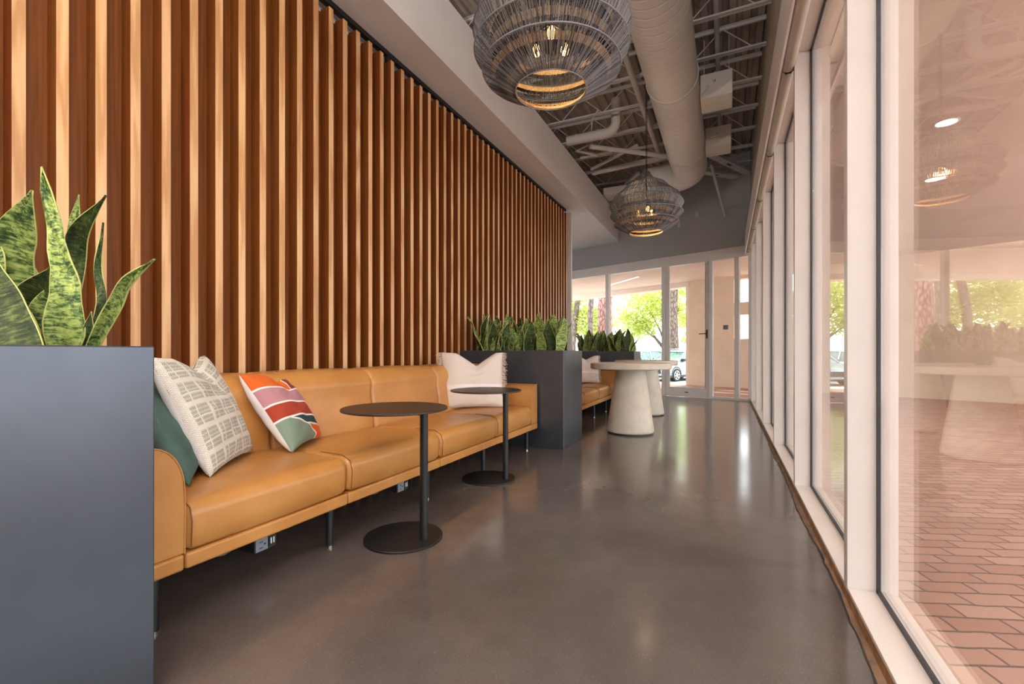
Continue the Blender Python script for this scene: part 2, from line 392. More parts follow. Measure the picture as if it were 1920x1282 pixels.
# ---------------------------------------------------------------- mesh helpers
class MB:
    def __init__(s): s.v = []; s.f = []; s.mi = []; s.uv = {}; s.cur = 0
    def add(s, vs, fs, mi=None):
        b = len(s.v); s.v += [tuple(p) for p in vs]
        for f in fs: s.f.append(tuple(b + i for i in f)); s.mi.append(s.cur if mi is None else mi)
        return s
    def box(s, x0, x1, y0, y1, z0, z1, mi=None):
        return s.add([(x0, y0, z0), (x1, y0, z0), (x1, y1, z0), (x0, y1, z0), (x0, y0, z1), (x1, y0, z1), (x1, y1, z1), (x0, y1, z1)],
              [(0, 3, 2, 1), (4, 5, 6, 7), (0, 1, 5, 4), (1, 2, 6, 5), (2, 3, 7, 6), (3, 0, 4, 7)], mi)
    def obox(s, o, ax, ay, az, x0, x1, y0, y1, z0, z1, mi=None):
        o = Vector(o); ax, ay, az = Vector(ax), Vector(ay), Vector(az)
        P = lambda a, b, c: tuple(o + ax * a + ay * b + az * c)
        return s.add([P(x0, y0, z0), P(x1, y0, z0), P(x1, y1, z0), P(x0, y1, z0), P(x0, y0, z1), P(x1, y0, z1), P(x1, y1, z1), P(x0, y1, z1)],
              [(0, 3, 2, 1), (4, 5, 6, 7), (0, 1, 5, 4), (1, 2, 6, 5), (2, 3, 7, 6), (3, 0, 4, 7)], mi)
    def bar(s, a, b, w, h, mi=None):
        a, b = Vector(a), Vector(b); d = b - a; L = d.length; d.normalize()
        up = Vector((0, 0, 1)) if abs(d.z) < .95 else Vector((1, 0, 0))
        sx = d.cross(up).normalized(); sz = sx.cross(d).normalized()
        return s.obox(a, d, sx, sz, 0, L, -w / 2, w / 2, -h / 2, h / 2, mi)
    def tube(s, pts, r, n=10, cap=True, mi=None, closed=False):
        pts = [Vector(p) for p in pts]; m = len(pts); vs = []; fs = []
        rr = r if isinstance(r, (list, tuple)) else [r] * m
        px = None
        for i, p in enumerate(pts):
            if closed: d = pts[(i + 1) % m] - pts[i - 1]
            else: d = pts[min(i + 1, m - 1)] - pts[max(i - 1, 0)]
            d.normalize()
            if px is None:
                up = Vector((0, 0, 1)) if abs(d.z) < .9 else Vector((1, 0, 0)); px = d.cross(up).normalized()
            else: px = (px - d * px.dot(d)).normalized()
            py = d.cross(px)
            for k in range(n):
                a = 2 * PI * k / n; vs.append(p + px * math.cos(a) * rr[i] + py * math.sin(a) * rr[i])
        mm = m if closed else m - 1
        for i in range(mm):
            j = (i + 1) % m
            for k in range(n): fs.append((i * n + k, i * n + (k + 1) % n, j * n + (k + 1) % n, j * n + k))
        if cap and not closed: fs.append(tuple(range(n))[::-1]); fs.append(tuple((m - 1) * n + k for k in range(n)))
        return s.add(vs, fs, mi)
    def lathe(s, prof, c=(0, 0), n=48, mi=None, capb=True, capt=True):
        vs = []; fs = []; m = len(prof)
        for r, z in prof:
            for k in range(n):
                a = 2 * PI * k / n; vs.append((c[0] + r * math.cos(a), c[1] + r * math.sin(a), z))
        for i in range(m - 1):
            for k in range(n): fs.append((i * n + k, i * n + (k + 1) % n, (i + 1) * n + (k + 1) % n, (i + 1) * n + k))
        if capb: fs.append(tuple(range(n))[::-1])
        if capt: fs.append(tuple((m - 1) * n + k for k in range(n)))
        return s.add(vs, fs, mi)
    def prism(s, poly, y0, y1, axis='y', mi=None):
        n = len(poly)
        def P(a, b, t): return {'y': (a, t, b), 'x': (t, a, b), 'z': (a, b, t)}[axis]
        vs = [P(a, b, y0) for a, b in poly] + [P(a, b, y1) for a, b in poly]
        fs = [(i, (i + 1) % n, n + (i + 1) % n, n + i) for i in range(n)] + [tuple(range(n))[::-1], tuple(n + i for i in range(n))]
        return s.add(vs, fs, mi)
    def grid(s, fn, nu, nv, mi=None, uv=True):
        b = len(s.v)
        for j in range(nv + 1):
            for i in range(nu + 1):
                s.v.append(tuple(fn(i / nu, j / nv)))
        for j in range(nv):
            for i in range(nu):
                a = b + j * (nu + 1) + i; f = (a, a + 1, a + nu + 2, a + nu + 1)
                if uv: s.uv[len(s.f)] = [(i / nu, j / nv), ((i + 1) / nu, j / nv), ((i + 1) / nu, (j + 1) / nv), (i / nu, (j + 1) / nv)]
                s.f.append(f); s.mi.append(s.cur if mi is None else mi)
        return s
    def build(s, name, mats, parent=None, smooth=None, bevel=0, seg=2, origin=None, weld=False, solid=0, sub=0):
        me = bpy.data.meshes.new(name)
        o0 = Vector(origin) if origin else Vector((0, 0, 0))
        me.from_pydata([tuple(Vector(p) - o0) for p in s.v], [], s.f)
        if not isinstance(mats, (list, tuple)): mats = [mats]
        for m in mats: me.materials.append(M[m] if isinstance(m, str) else m)
        me.polygons.foreach_set('material_index', [min(i, len(mats) - 1) for i in s.mi])
        if s.uv:
            ul = me.uv_layers.new(name='UVMap')
            for pi, cs in s.uv.items():
                p = me.polygons[pi]
                for li, c in zip(p.loop_indices, cs): ul.data[li].uv = c
        bm = bmesh.new(); bm.from_mesh(me)
        if weld: bmesh.ops.remove_doubles(bm, verts=bm.verts, dist=weld)
        if not s.uv or weld: bmesh.ops.recalc_face_normals(bm, faces=bm.faces)
        bm.to_mesh(me); bm.free()
        o = bpy.data.objects.new(name, me); COL.objects.link(o); o.location = o0
        if parent:
            o.parent = parent; o.location = o0 - parent_world(parent)
        if solid:
            q = o.modifiers.new('solid', 'SOLIDIFY'); q.thickness = solid; q.offset = 0
        if bevel:
            q = o.modifiers.new('bevel', 'BEVEL'); q.width = bevel; q.segments = seg; q.limit_method = 'ANGLE'; q.angle_limit = math.radians(40)
        if sub:
            q = o.modifiers.new('sub', 'SUBSURF'); q.levels = sub; q.render_levels = sub
        if smooth is not None:
            me.polygons.foreach_set('use_smooth', [True] * len(me.polygons))
            if smooth < 180:
                try: me.set_sharp_from_angle(angle=math.radians(smooth))
                except Exception: pass
        return o


def parent_world(p):
    v = Vector((0, 0, 0))
    while p: v += p.location; p = p.parent
    return v


def tag(o, label=None, cat=None, group=None, kind=None):
    if label: o['label'] = label
    if cat: o['category'] = cat
    if group: o['group'] = group
    if kind: o['kind'] = kind
    return o


def empty(name, loc, label, cat, group=None):
    o = bpy.data.objects.new(name, None); COL.objects.link(o); o.location = loc; o.empty_display_size = .1
    return tag(o, label, cat, group)


def struct(o): o['kind'] = 'structure'; return o


def copy_tree(o, parent=None):
    c = o.copy(); COL.objects.link(c)
    if parent: c.parent = parent
    for ch in list(o.children): copy_tree(ch, c)
    return c


V = Vector
# ================================================================ SETTING
YB = -4.2            # back of the modelled room, behind the camera
fa, fs_ = V((0.5, 11.0, 0)), math.radians(17.74)   # far glass wall: start at the window wall, running left and away
FU = V((-math.cos(fs_), math.sin(fs_), 0)); FN = V((-math.sin(fs_), -math.cos(fs_), 0))   # along, towards the room
Z3 = V((0, 0, 1))

def poly_slab(pts, z0, z1, name, mat):
    return MB().prism([(p[0], p[1]) for p in pts], z0, z1, 'z').build(name, mat)
farL = fa + FU * 7.2
struct(poly_slab([(-6.36, YB), (.44, YB), (.44, 10.98), (farL.x, farL.y)], -.2, 0, 'floor', 'floor'))
# rough concrete strip along the window wall with a ragged crack
mb = MB()
pts = [(.44 + .006 * math.sin(y * 3.1) + R.uniform(-.006, .006), y) for y in [YB + i * .06 for i in range(int((11.0 - YB) / .06) + 1)]]
poly = pts + [(.459, 11.0), (.459, YB)]
vs = []; fc = []
for x, y in pts: vs += [(x, y, -.02), (x, y, .004), (.462, y, .004), (.462, y, -.02)]
for i in range(len(pts) - 1):
    a = i * 4; b = a + 4
    fc += [(a, b, b + 1, a + 1), (a + 1, b + 1, b + 2, a + 2)]
mb.add(vs, fc); struct(mb.build('trim_1', 'edge'))
mb = MB(); pp = [(x - .003 + R.uniform(-.0035, .001), y, .0015) for x, y in pts]
mb.tube(pp, [R.uniform(.001, .0042) for _ in pp], 5); struct(mb.build('trim_2', 'gasket'))

# brick terrace outside
struct(MB().box(.57, 12, YB - 4, 24, -.25, -.03).build('brick_terrace', 'brick'))
struct(poly_slab([(-9, 13.75), (.57, 10.95), (.57, 15.2), (-9, 19.3)], -.25, -.03, 'brick_path', 'brick'))
struct(MB().box(-60, 60, 15.2, 90, -.6, -.5).build('parking_ground', 'asphalt'))

# left wall behind the slats, bulkhead, back wall, upper wall, ceiling deck
struct(MB().box(-3.2, -3.06, YB, 8.96, 0, 3.94).build('wall_left', 'wall'))
struct(MB().box(-3.06, -2.86, 8.90, 8.96, 0, 3.90).build('trim_3', 'white', bevel=.003))
bk = MB(); bk.prism([(-6.36, YB), (-2.55, YB), (-2.55, 11.98), (-6.36, 13.2)], 3.94, 4.62, 'z'); struct(bk.build('bulkhead', 'wall'))
struct(MB().box(-6.5, -6.36, YB, 13.4, 0, 5.4).build('wall_far_left', 'wall'))
struct(MB().box(-6.5, .6, YB - .15, YB, 0, 5.4).build('wall_back', 'backwall'))
up = MB(); up.obox(fa, FU, FN, Z3, -.1, 7.4, -.12, .02, 3.34, 5.4); struct(up.build('wall_far', 'darkwall'))
# ribbed steel deck
mb = MB(); x = -6.4; prof = []
while x < .62:
    prof += [(x, 5.36), (x + .075, 5.36), (x + .095, 5.41), (x + .145, 5.41), (x + .165, 5.36)]; x += .165
vs = []; fc = []
for a, b in prof: vs += [(a, YB, b), (a, 13.6, b)]
for i in range(len(prof) - 1): fc.append((2 * i, 2 * i + 1, 2 * i + 3, 2 * i + 2))
mb.add(vs, fc); mb.box(-6.5, .7, YB, 13.6, 5.42, 5.5); struct(mb.build('ceiling', 'deck'))
# upper strip of wall over the window heads
struct(MB().box(.46, .62, YB, 11.1, 3.30, 5.42).build('wall_right', 'deck'))

# far header beam, mullions, door
def fbox(name, mat, s0, s1, z0, z1, n0=-.06, n1=.06, **k):
    m = MB(); m.obox(fa, FU, FN, Z3, s0, s1, n0, n1, z0, z1); return m.build(name, mat, **k)
struct(fbox('trim_4', 'frame', -.05, 7.2, 3.11, 3.34, -.08, .07, bevel=.004))
cs = math.cos(fs_)
sx = lambda X: (.5 - X) / cs
struct(fbox('trim_5', 'frame', -.05, sx(-.27), 0, .05, -.05, .05))
struct(fbox('trim_6', 'frame', sx(-1.41), 7.2, 0, .05, -.05, .05))
for i, (a, b) in enumerate([(.5, .44), (.26, .17), (-.27, -.345), (-1.34, -1.41), (-2.81, -2.90), (-4.3, -4.39), (-5.8, -5.9)]):
    struct(fbox('trim_%d' % (7 + i), 'frame', sx(a), sx(b), 0, 3.11, -.05, .06, bevel=.003))
pn = [(.44, .26), (.17, -.27), (-1.41, -2.81), (-2.90, -4.3), (-4.39, -5.8)]
for i, (a, b) in enumerate(pn):
    w = fbox('window_%d' % (i + 1), 'glass2', sx(a), sx(b), .05, 3.11, -.004, .004); struct(w)
# glass door
dr = fbox('door_1', 'glass2', sx(-.43), sx(-1.25), .2, 3.11, -.004, .004); struct(dr)
def dpart(name, mat, a, b, z0, z1, n0, n1, **k):
    m = MB(); m.obox(fa, FU, FN, Z3, sx(a), sx(b), n0, n1, z0, z1); return m.build(name, mat, dr, **k)
dpart('door_stile', 'frame', -.352, -.425, .01, 3.105, -.022, .024, bevel=.002)
dpart('door_stile', 'frame', -1.235, -1.332, .01, 3.105, -.022, .024, bevel=.002)
dpart('bottom_rail', 'frame', -.425, -1.235, .01, .22, -.022, .024, bevel=.002)
dpart('door_edge_seal', 'gasket', -.425, -.433, .22, 3.1, -.02, .026)
m = MB(); hp = fa + FU * sx(-.395)
m.obox(hp, FU, FN, Z3, -.012, .012, .024, .032, 1.36, 1.56)
m.tube([hp + FN * .03 + Z3 * 1.47, hp + FN * .075 + Z3 * 1.47, hp + FN * .085 + FU * .02 + Z3 * 1.47, hp + FN * .085 + FU * .16 + Z3 * 1.465], .010, 8)
m.build('door_handle', 'black', dr, smooth=40)
m = MB(); m.obox(fa, FU, FN, Z3, sx(-.80), sx(-.88), .024, .028, .10, .12); m.build('rail_badge', 'black', dr)
cr = MB(); cr.obox(fa, FU, FN, Z3, sx(.04), sx(-.06), .005, .03, 1.55, 1.65)
tag(cr.build('access_reader', 'outlet', bevel=.006), 'small square grey door entry reader on the glass panel right of the door', 'card reader')

# right window wall: sills, mullions, heads, gaskets, panes
GY = 1.63; YM = [2.39 - GY * 4 + GY * i for i in range(10)]   # near glass edges of the mullions
ZS, ZH, XA, XG, XO = .05, 3.27, .459, .569, .60
k = 14
struct(MB().box(XA, XO + .05, YB, 11.05, -.2, .045).build('trim_14', 'trim'))
for i, y in enumerate(YM):
    if y > 10.9: continue
    struct(MB().box(XA, XO + .03, y - .058, y, .045, ZH + .02).build('trim_%d' % (15 + i), 'frame', bevel=.002))
struct(MB().box(XA, XO + .03, YB, 11.05, ZH, ZH + .12).build('trim_30', 'frame', bevel=.002))
for i in range(len(YM)):
    y0 = YM[i]; y1 = (YM[i + 1] - .058) if i + 1 < len(YM) else 10.98
    if y0 > 10.9: continue
    w = MB().box(XG, XG + .008, y0 + .002, y1 - .002, ZS + .012, ZH - .002).build('window_%d' % (6 + i), 'glass'); struct(w)
    MB().box(XA, XO + .03, y0, y1, .046, ZS + .012).build('sill_frame', 'frame', w, bevel=.002)
    g = MB(); t = .016
    g.box(XG - .012, XG - .0005, y0, y1, ZS + .012, ZS + .012 + t); g.box(XG - .012, XG - .0005, y0, y1, ZH - t, ZH)
    g.box(XG - .012, XG - .0005, y0, y0 + t, ZS + .012, ZH); g.box(XG - .012, XG - .0005, y1 - t, y1, ZS + .012, ZH)
    g.build('gasket', 'gasket', w)
# blind pocket fascia and roller shades
struct(MB().box(.355, .372, YB, 10.95, 3.15, 3.55).box(.372, .46, YB, 10.95, 3.53, 3.55).build('trim_31', 'frame', bevel=.002))
for i in range(len(YM)):
    y0 = YM[i] + .01; y1 = min(YM[i] + GY - .01, 10.93)
    if y0 > 10.8: continue
    b = MB().tube([(.425, y0, 3.21), (.425, y1, 3.21)], .043, 24).build('roller_shade', 'chrome' if False else 'rollshade' if 'rollshade' in M else 'white', smooth=40)
    place = ['behind the camera, fourth bay back', 'behind the camera, third bay back', 'behind the camera, second bay back', 'over the pane nearest the camera',
             'over the first full pane beyond the big mullion', 'over the second full pane beyond the big mullion', 'over the third full pane beyond the big mullion', 'over the fourth full pane beyond the big mullion', 'over the last pane by the far glass wall', 'at the far corner'][i]
    tag(b, 'rolled up beige window shade ' + place, 'window shade', 'roller shades along the window heads')
    MB().box(.404, .446, y0 - .004, y0 + .004, 3.168, 3.252).build('end_bracket', 'black', b)

# outside: peach stucco wall with portal and two wide square openings, soffit, fascia beam
wo, wa = V((-1.12, 15.97, 0)), math.radians(-23.27)
WU = V((math.cos(wa), math.sin(wa), 0)); WN = V((WU.y, -WU.x, 0)) * 1.0
if WN.y > 0: WN = -WN
mb = MB()
def wseg(s0, s1, z0, z1, th=.3): mb.obox(wo, WU, WN, Z3, s0, s1, -th, 0, z0, z1)
oa, ob = 1.44, 3.30
wseg(0, oa, -.5, 3.5); wseg(ob, 9.5, -.5, 3.5); wseg(oa, ob, -.5, 1.45); wseg(oa, ob, 2.18, 2.55); wseg(oa, ob, 3.26, 3.5)
struct(mb.build('wall_outside', 'stucco'))
mb = MB(); wseg(-.10, 0, -.5, 3.2, .38); struct(mb.build('trim_32', 'soffit', bevel=.004))
mb = MB(); mb.obox(wo, WU, WN, Z3, -12, -.0, -.38, .02, 3.20, 3.5); struct(mb.build('beam_outside', 'soffit'))
mb = MB(); mb.obox(wo, WU, WN, Z3, -12, 0, -.9, -.35, -.5, -.06); struct(mb.build('kerb_outside', 'curb'))
struct(MB().prism([(.62, YB - 4), (5.2, YB - 4), (5.2, 6.5), (9.2, 6.5), (9.2, 11.3), (-1.3, 16.2), (-12.5, 21.2), (-12.5, 15.1), (.62, 11.06)], 3.36, 3.6, 'z').build('soffit_outside', 'soffit'))  # wide outer part beyond the terrace added to shade the stucco wall

# ================================================================ SLAT SCREEN
scr = empty('slat_screen', (-2.95, .9, .0), 'tall wood slat feature wall with pale oak edges behind the sofas', 'slat wall')
MB().box(-3.055, -2.99, YB, 8.88, .02, 3.82).build('back_panel', 'veneer', scr)
ys = [.935 + .15 * i for i in range(-14, 53)]
slm = None
for y in ys:
    if y - .045 > 8.86: break
    o = (V((-2.9, y, 0)))
    if slm is None:
        m = MB(); m.box(-2.992, -2.902, y - .045, y, .02, 3.84, 0); m.box(-2.902, -2.898, y - .0452, y + .0002, .02, 3.8405, 1)
        slm = m.build('slat', ['veneer', 'oak'], scr, origin=o)
    else:
        c = slm.copy(); COL.objects.link(c); c.parent = scr; c.location = o - scr.location
MB().box(-2.985, -2.935, YB, 8.80, 3.895, 3.939).build('top_rail', 'black', scr)
for i in range(-3, 5):
    y = 3.47 + 1.3 * i
    MB().box(-2.98, -2.94, y - .03, y + .03, 3.83, 3.897).build('rail_bracket', 'black', scr)


# ================================================================ SOFA
def arc(cx, cz, r, a0, a1, n=8): return [(cx + r * math.cos(math.radians(a0 + (a1 - a0) * i / n)), cz + r * math.sin(math.radians(a0 + (a1 - a0) * i / n))) for i in range(n + 1)]

def soft_loft(mb, prof, y0, y1, rnd=.045, crown=.012, ns=14):
    """profile (x,z) swept in y with rounded ends: near each end the section shrinks towards its centre"""
    cx = sum(p[0] for p in prof) / len(prof); cz = sum(p[1] for p in prof) / len(prof)
    st = []
    for i in range(5): a = PI / 2 * i / 4; st.append((y0 + rnd * (1 - math.sin(a)) , 0)) if False else None
    ends = [(rnd * (1 - math.cos(PI / 2 * i / 5)), rnd * (1 - math.sin(PI / 2 * i / 5))) for i in range(6)]   # (y offset, inset)
    for dy, ins in ends: st.append((y0 + dy, ins))
    L = y1 - y0
    for i in range(1, ns): t = i / ns; st.append((y0 + rnd + (L - 2 * rnd) * t, -crown * math.sin(PI * t)))
    for dy, ins in reversed(ends): st.append((y1 - dy, ins))
    n = len(prof); nrm = []
    area_ = sum(prof[i][0] * prof[(i + 1) % n][1] - prof[(i + 1) % n][0] * prof[i][1] for i in range(n))
    for i in range(n):
        a = V(prof[i - 1]); b = V(prof[(i + 1) % n]); d = (b - a).normalized(); q = V((d.y, -d.x)); nrm.append(q if area_ > 0 else -q)
    vs = []; fs = []
    for y, ins in st:
        for (px, pz), q in zip(prof, nrm): vs.append((px - q.x * ins, y, pz - q.y * ins))
    for i in range(len(st) - 1):
        for k in range(n): fs.append((i * n + k, i * n + (k + 1) % n, (i + 1) * n + (k + 1) % n, (i + 1) * n + k))
    fs.append(tuple(range(n))[::-1]); fs.append(tuple((len(st) - 1) * n + k for k in range(n)))
    mb.add(vs, fs)

def dens(prof, step=.05):
    out = []
    n = len(prof)
    for i in range(n):
        a = V(prof[i]); b = V(prof[(i + 1) % n]); L = (b - a).length; k = max(1, int(L / step))
        for j in range(k): out.append(tuple(a + (b - a) * j / k))
    return out

SEAT = dens([(-2.60, .283), (-1.885, .283), (-1.868, .30)] + [(-1.862, .36)] + arc(-1.925, .412, .063, 0, 80, 8) + [(-2.2, .482), (-2.6, .468)])
BACK = dens([(-2.60, .30), (-2.50, .30), (-2.475, .45), (-2.485, .60), (-2.51, .74)] + arc(-2.62, .80, .118, 0, 90, 8) + [(-2.74, .922)] + arc(-2.74, .86, .06, 90, 180, 4) + [(-2.80, .30)])

def make_sofa(y0, seats, label, group, y1, legs, name='sofa', arms=True):
    s = empty(name, (-2.3, y0, 0), label, 'sofa', group)
    # arms: outer face vertical, inner top rounded over, front face flush with the rail
    for k, (ya, yb, sg) in enumerate(((y0, seats[0], 1), (y1, seats[-1], -1))):
        w = abs(yb - ya); r = min(.135, w - .022)
        pr = [(0, .28), (w, .28), (w + .002, .45)] + [(w - r + r * math.cos(math.radians(a)), .70 - r * 1.5 + r * 1.5 * math.sin(math.radians(a))) for a in range(0, 91, 9)] + [(.010, .702), (0, .692)]
        pr = [(ya + sg * a, b) for a, b in pr]
        m = MB(); m.prism(pr, -2.76, -1.872, 'x'); m.build('arm', 'leather', s, smooth=45, bevel=.012, seg=3)
        m = MB(); pth = [(-1.874, a, b) for a, b in pr[1:]]
        m.tube(pth, .0035, 6); m.build('arm_piping', 'leather', s, smooth=60)
    for a, b in zip(seats[:-1], seats[1:]):
        m = MB(); soft_loft(m, SEAT, a + .003, b - .003, .04, .006); c = m.build('seat_cushion', 'leather', s, smooth=60)
        m = MB()
        for yy in (a + .020, ):
            m.tube([(-1.8655, yy, .30), (-1.8595, yy, .40), (-1.874, yy, .45), (-1.93, yy, .478), (-2.1, yy, .482)], .0022, 5)
        m.build('stitching', 'seam', c)
        m = MB(); soft_loft(m, BACK, a + .002, b - .002, .03, .008); m.build('back_cushion', 'leather', s, smooth=60)
        m = MB(); m.box(-1.945, -1.868, a + .002, b - .002, .218, .280); m.box(-2.76, -1.945, a + .01, b - .01, .235, .278)
        m.build('base_rail', 'leather', s, bevel=.010, seg=3, smooth=50)
    for (ya, yb) in ((y0, seats[0]), (seats[-1], y1)):
        m = MB(); m.box(-2.76, -1.868, ya + .002, yb - .002, .218, .280); m.build('base_rail', 'leather', s, bevel=.010, seg=3, smooth=50)
        m = MB(); soft_loft(m, BACK, ya + .002, yb - .002, .02, .0); m.build('back_cushion', 'leather', s, smooth=60)
    for ly in legs:
        for lx in (-1.935, -2.68):
            l = MB().tube([(lx, ly, .012), (lx, ly, .222)], .019, 20).build('leg', 'black', s, smooth=50)
            MB().tube([(lx, ly, 0), (lx, ly, .0125)], .017, 20).build('foot', 'chrome', l, smooth=50)
    return s

sofaA = make_sofa(.90, [1.04, 1.868, 2.752, 3.636, 4.46], 'long tan leather sofa with four seats in front, nearest the camera', 'tan leather sofas', 4.625, [.965, 1.80, 3.51, 4.47, 2.68])
sofaB = make_sofa(5.46, [5.62, 6.43, 7.24, 8.05, 8.57], 'tan leather sofa farther back, between the middle and far planters', 'tan leather sofas', 8.72, [5.6, 6.4, 7.2, 8.0, 8.62])

def power_box(s, y, label):
    b = MB().box(-2.16, -1.98, y - .06, y + .05, .112, .182).build('power_box', 'plastic', s, bevel=.004)
    MB().box(-2.2, -2.0, y - .04, y + .03, .182, .24).build('mounting_bracket', 'plastic', b)
    b['label'] = label
    m = MB().box(-1.9795, -1.974, y - .057, y + .004, .117, .175, 0)
    for z in (.132, .159): m.box(-1.9745, -1.9728, y - .040, y - .022, z - .002, z + .002, 1)
    m.box(-1.9745, -1.9728, y - .016, y - .008, .142, .150, 1)
    m.box(-1.9795, -1.974, y + .010, y + .048, .122, .172, 1)
    m.box(-1.9745, -1.9725, y + .018, y + .024, .135, .162, 2); m.box(-1.9745, -1.9725, y + .032, y + .038, .135, .162, 2)
    m.build('outlet_face', ['outlet', 'plastic', 'whitep'], b)
    m = MB(); m.tube([(-2.10, y + .05, .167), (-2.10, y + .14, .222), (-2.12, y + .26, .228)], .0035, 6)
    m.tube([(-2.10, y - .06, .13), (-2.11, y - .12, .11), (-2.13, y - .19, .12), (-2.15, y - .27, .18), (-2.16, y - .3, .225)], .004, 6)
    m.build('cable', 'outlet', b, smooth=60)
power_box(sofaA, 1.46, 'black under-seat power box with grey socket and two usb ports')
power_box(sofaA, 2.47, 'second black under-seat power box farther along')

# ================================================================ PLANTERS
def planter(name, y0, y1, label, x1=-1.585):
    m = MB(); x0 = -2.88; t = .012; h = 1.068
    o8 = [(x0, y0), (x1, y0), (x1, y1), (x0, y1)]; i8 = [(x0 + t, y0 + t), (x1 - t, y0 + t), (x1 - t, y1 - t), (x0 + t, y1 - t)]
    m.add([(a, b, 0) for a, b in o8] + [(a, b, h) for a, b in o8] + [(a, b, h) for a, b in i8] + [(a, b, .9) for a, b in i8],
          [(0, 3, 2, 1), (12, 13, 14, 15)] + [f for k in range(4) for f in ((k, (k + 1) % 4, 4 + (k + 1) % 4, 4 + k), (4 + k, 4 + (k + 1) % 4, 8 + (k + 1) % 4, 8 + k), (8 + k, 8 + (k + 1) % 4, 12 + (k + 1) % 4, 12 + k))])
    p = empty(name, (-2.2, (y0 + y1) / 2, 0), label, 'planter', 'tall charcoal planters')
    m.build('planter_box', 'planter', p, bevel=.004, seg=2)
    s = MB(); s.grid(lambda u, v: (x0 + t + (x1 - x0 - 2 * t) * u, y0 + t + (y1 - y0 - 2 * t) * v, .985 + .012 * math.sin(u * 31) * math.sin(v * 17)), 24, 14, uv=False)
    s.box(x0 + t, x1 - t, y0 + t, y1 - t, .90, .97); s.build('soil', 'soil', p)
    return p
planter('planter', -.05, .795, 'tall charcoal planter filling the left foreground, seen as a blue-grey panel')
planter('planter', 4.665, 5.36, 'tall black planter at the far arm of the front sofa')
planter('planter', 8.82, 9.52, 'far black planter behind the round tables')


def leaf_mesh(L, w, lean, curve, gut, wav, ph, n=16, twist=0.0):
    """blade rising along z; lean/curve bend it towards +x, width along y"""
    m = MB()
    def fn(u, v):
        t = v
        wid = w * (0.62 + 1.0 * t - .35 * t * t) if t < .35 else None
        base = .72 + .75 * t - .3 * t * t
        tip = math.sqrt(max(0, 1 - max(0, (t - .45) / .55) ** 2.0)) if t > .45 else 1
        tip = max(0, 1 - max(0, (t - .5) / .5) ** 1.9)
        ww = w * base * tip * .5 + .0012
        a = (u - .5) * 2
        x = L * (lean * t + curve * t * t) + gut * w * (a * a) * (1 - .4 * t) + wav * w * math.sin(t * 9 + ph) * .25 + .12 * wav * w * math.sin(t * 14 + ph + a * 2)
        y = a * ww + wav * w * .22 * math.sin(t * 6 + ph * 1.7)
        z = L * t * (1 - .18 * abs(lean + curve * t))
        tw = twist * t
        x0 = L * (lean * t + curve * t * t)
        dx = x - x0
        return (x0 + dx * math.cos(tw) - y * math.sin(tw), dx * math.sin(tw) + y * math.cos(tw), z)
    m.grid(fn, 6, n)
    return m

LP = []
for i in range(14):
    mb = leaf_mesh(1.0, .16 + .02 * (i % 3), R.uniform(-.12, .28), R.uniform(-.12, .28), R.uniform(.12, .3), R.uniform(.2, .8), R.uniform(0, 6), 14, R.uniform(-.5, .5))
    LP.append(mb)
leaf_data = []
for mb in LP:
    o = mb.build('leaf', 'leaf', smooth=180, solid=.004); leaf_data.append(o)

def snake_plant(x, y, n, hmin, hmax, label, group, wmul=1.15, spread=.06):
    z0 = .985
    p = empty('snake_plant', (x, y, z0), label, 'snake plant', group)
    for i in range(n):
        src = R.choice(leaf_data); c = src.copy(); COL.objects.link(c); c.parent = p
        h = R.uniform(hmin, hmax); a = 2 * PI * i / n + R.uniform(-.5, .5); rr = spread * R.uniform(.2, 1)
        c.location = (rr * math.cos(a), rr * math.sin(a), -.02)
        c.rotation_euler = (0, 0, a if R.random() < .45 else R.choice([-.4, .3, -2.4, 1.9]) + R.uniform(-.5, .5)); c.rotation_euler.x = R.uniform(-.10, .10); c.scale = (h * 1.1, h * R.uniform(.9, 1.25) * wmul * 1.35, h)
    return p
pos_words = ['leftmost, by the slats', 'second from the slats', 'third from the slats', 'fourth from the slats', 'fifth from the slats', 'sixth from the slats', 'nearest the open end']
for row, (yy) in enumerate((4.86, 5.16)):
    for k in range(7):
        snake_plant(-2.70 + .158 * k + R.uniform(-.02, .02), yy + R.uniform(-.03, .03), 5, .30, .58,
                    'green striped snake plant in the middle planter, %s row, %s' % (['front', 'rear'][row], pos_words[k]), 'snake plants in the middle planter')
for row, (yy) in enumerate((9.02, 9.32)):
    for k in range(7):
        snake_plant(-2.70 + .158 * k + R.uniform(-.02, .02), yy + R.uniform(-.03, .03), 5, .32, .56,
                    'green snake plant in the far planter, %s row, %s' % (['front', 'rear'][row], pos_words[k]), 'snake plants in the far planter')
for o in leaf_data: bpy.data.objects.remove(o)

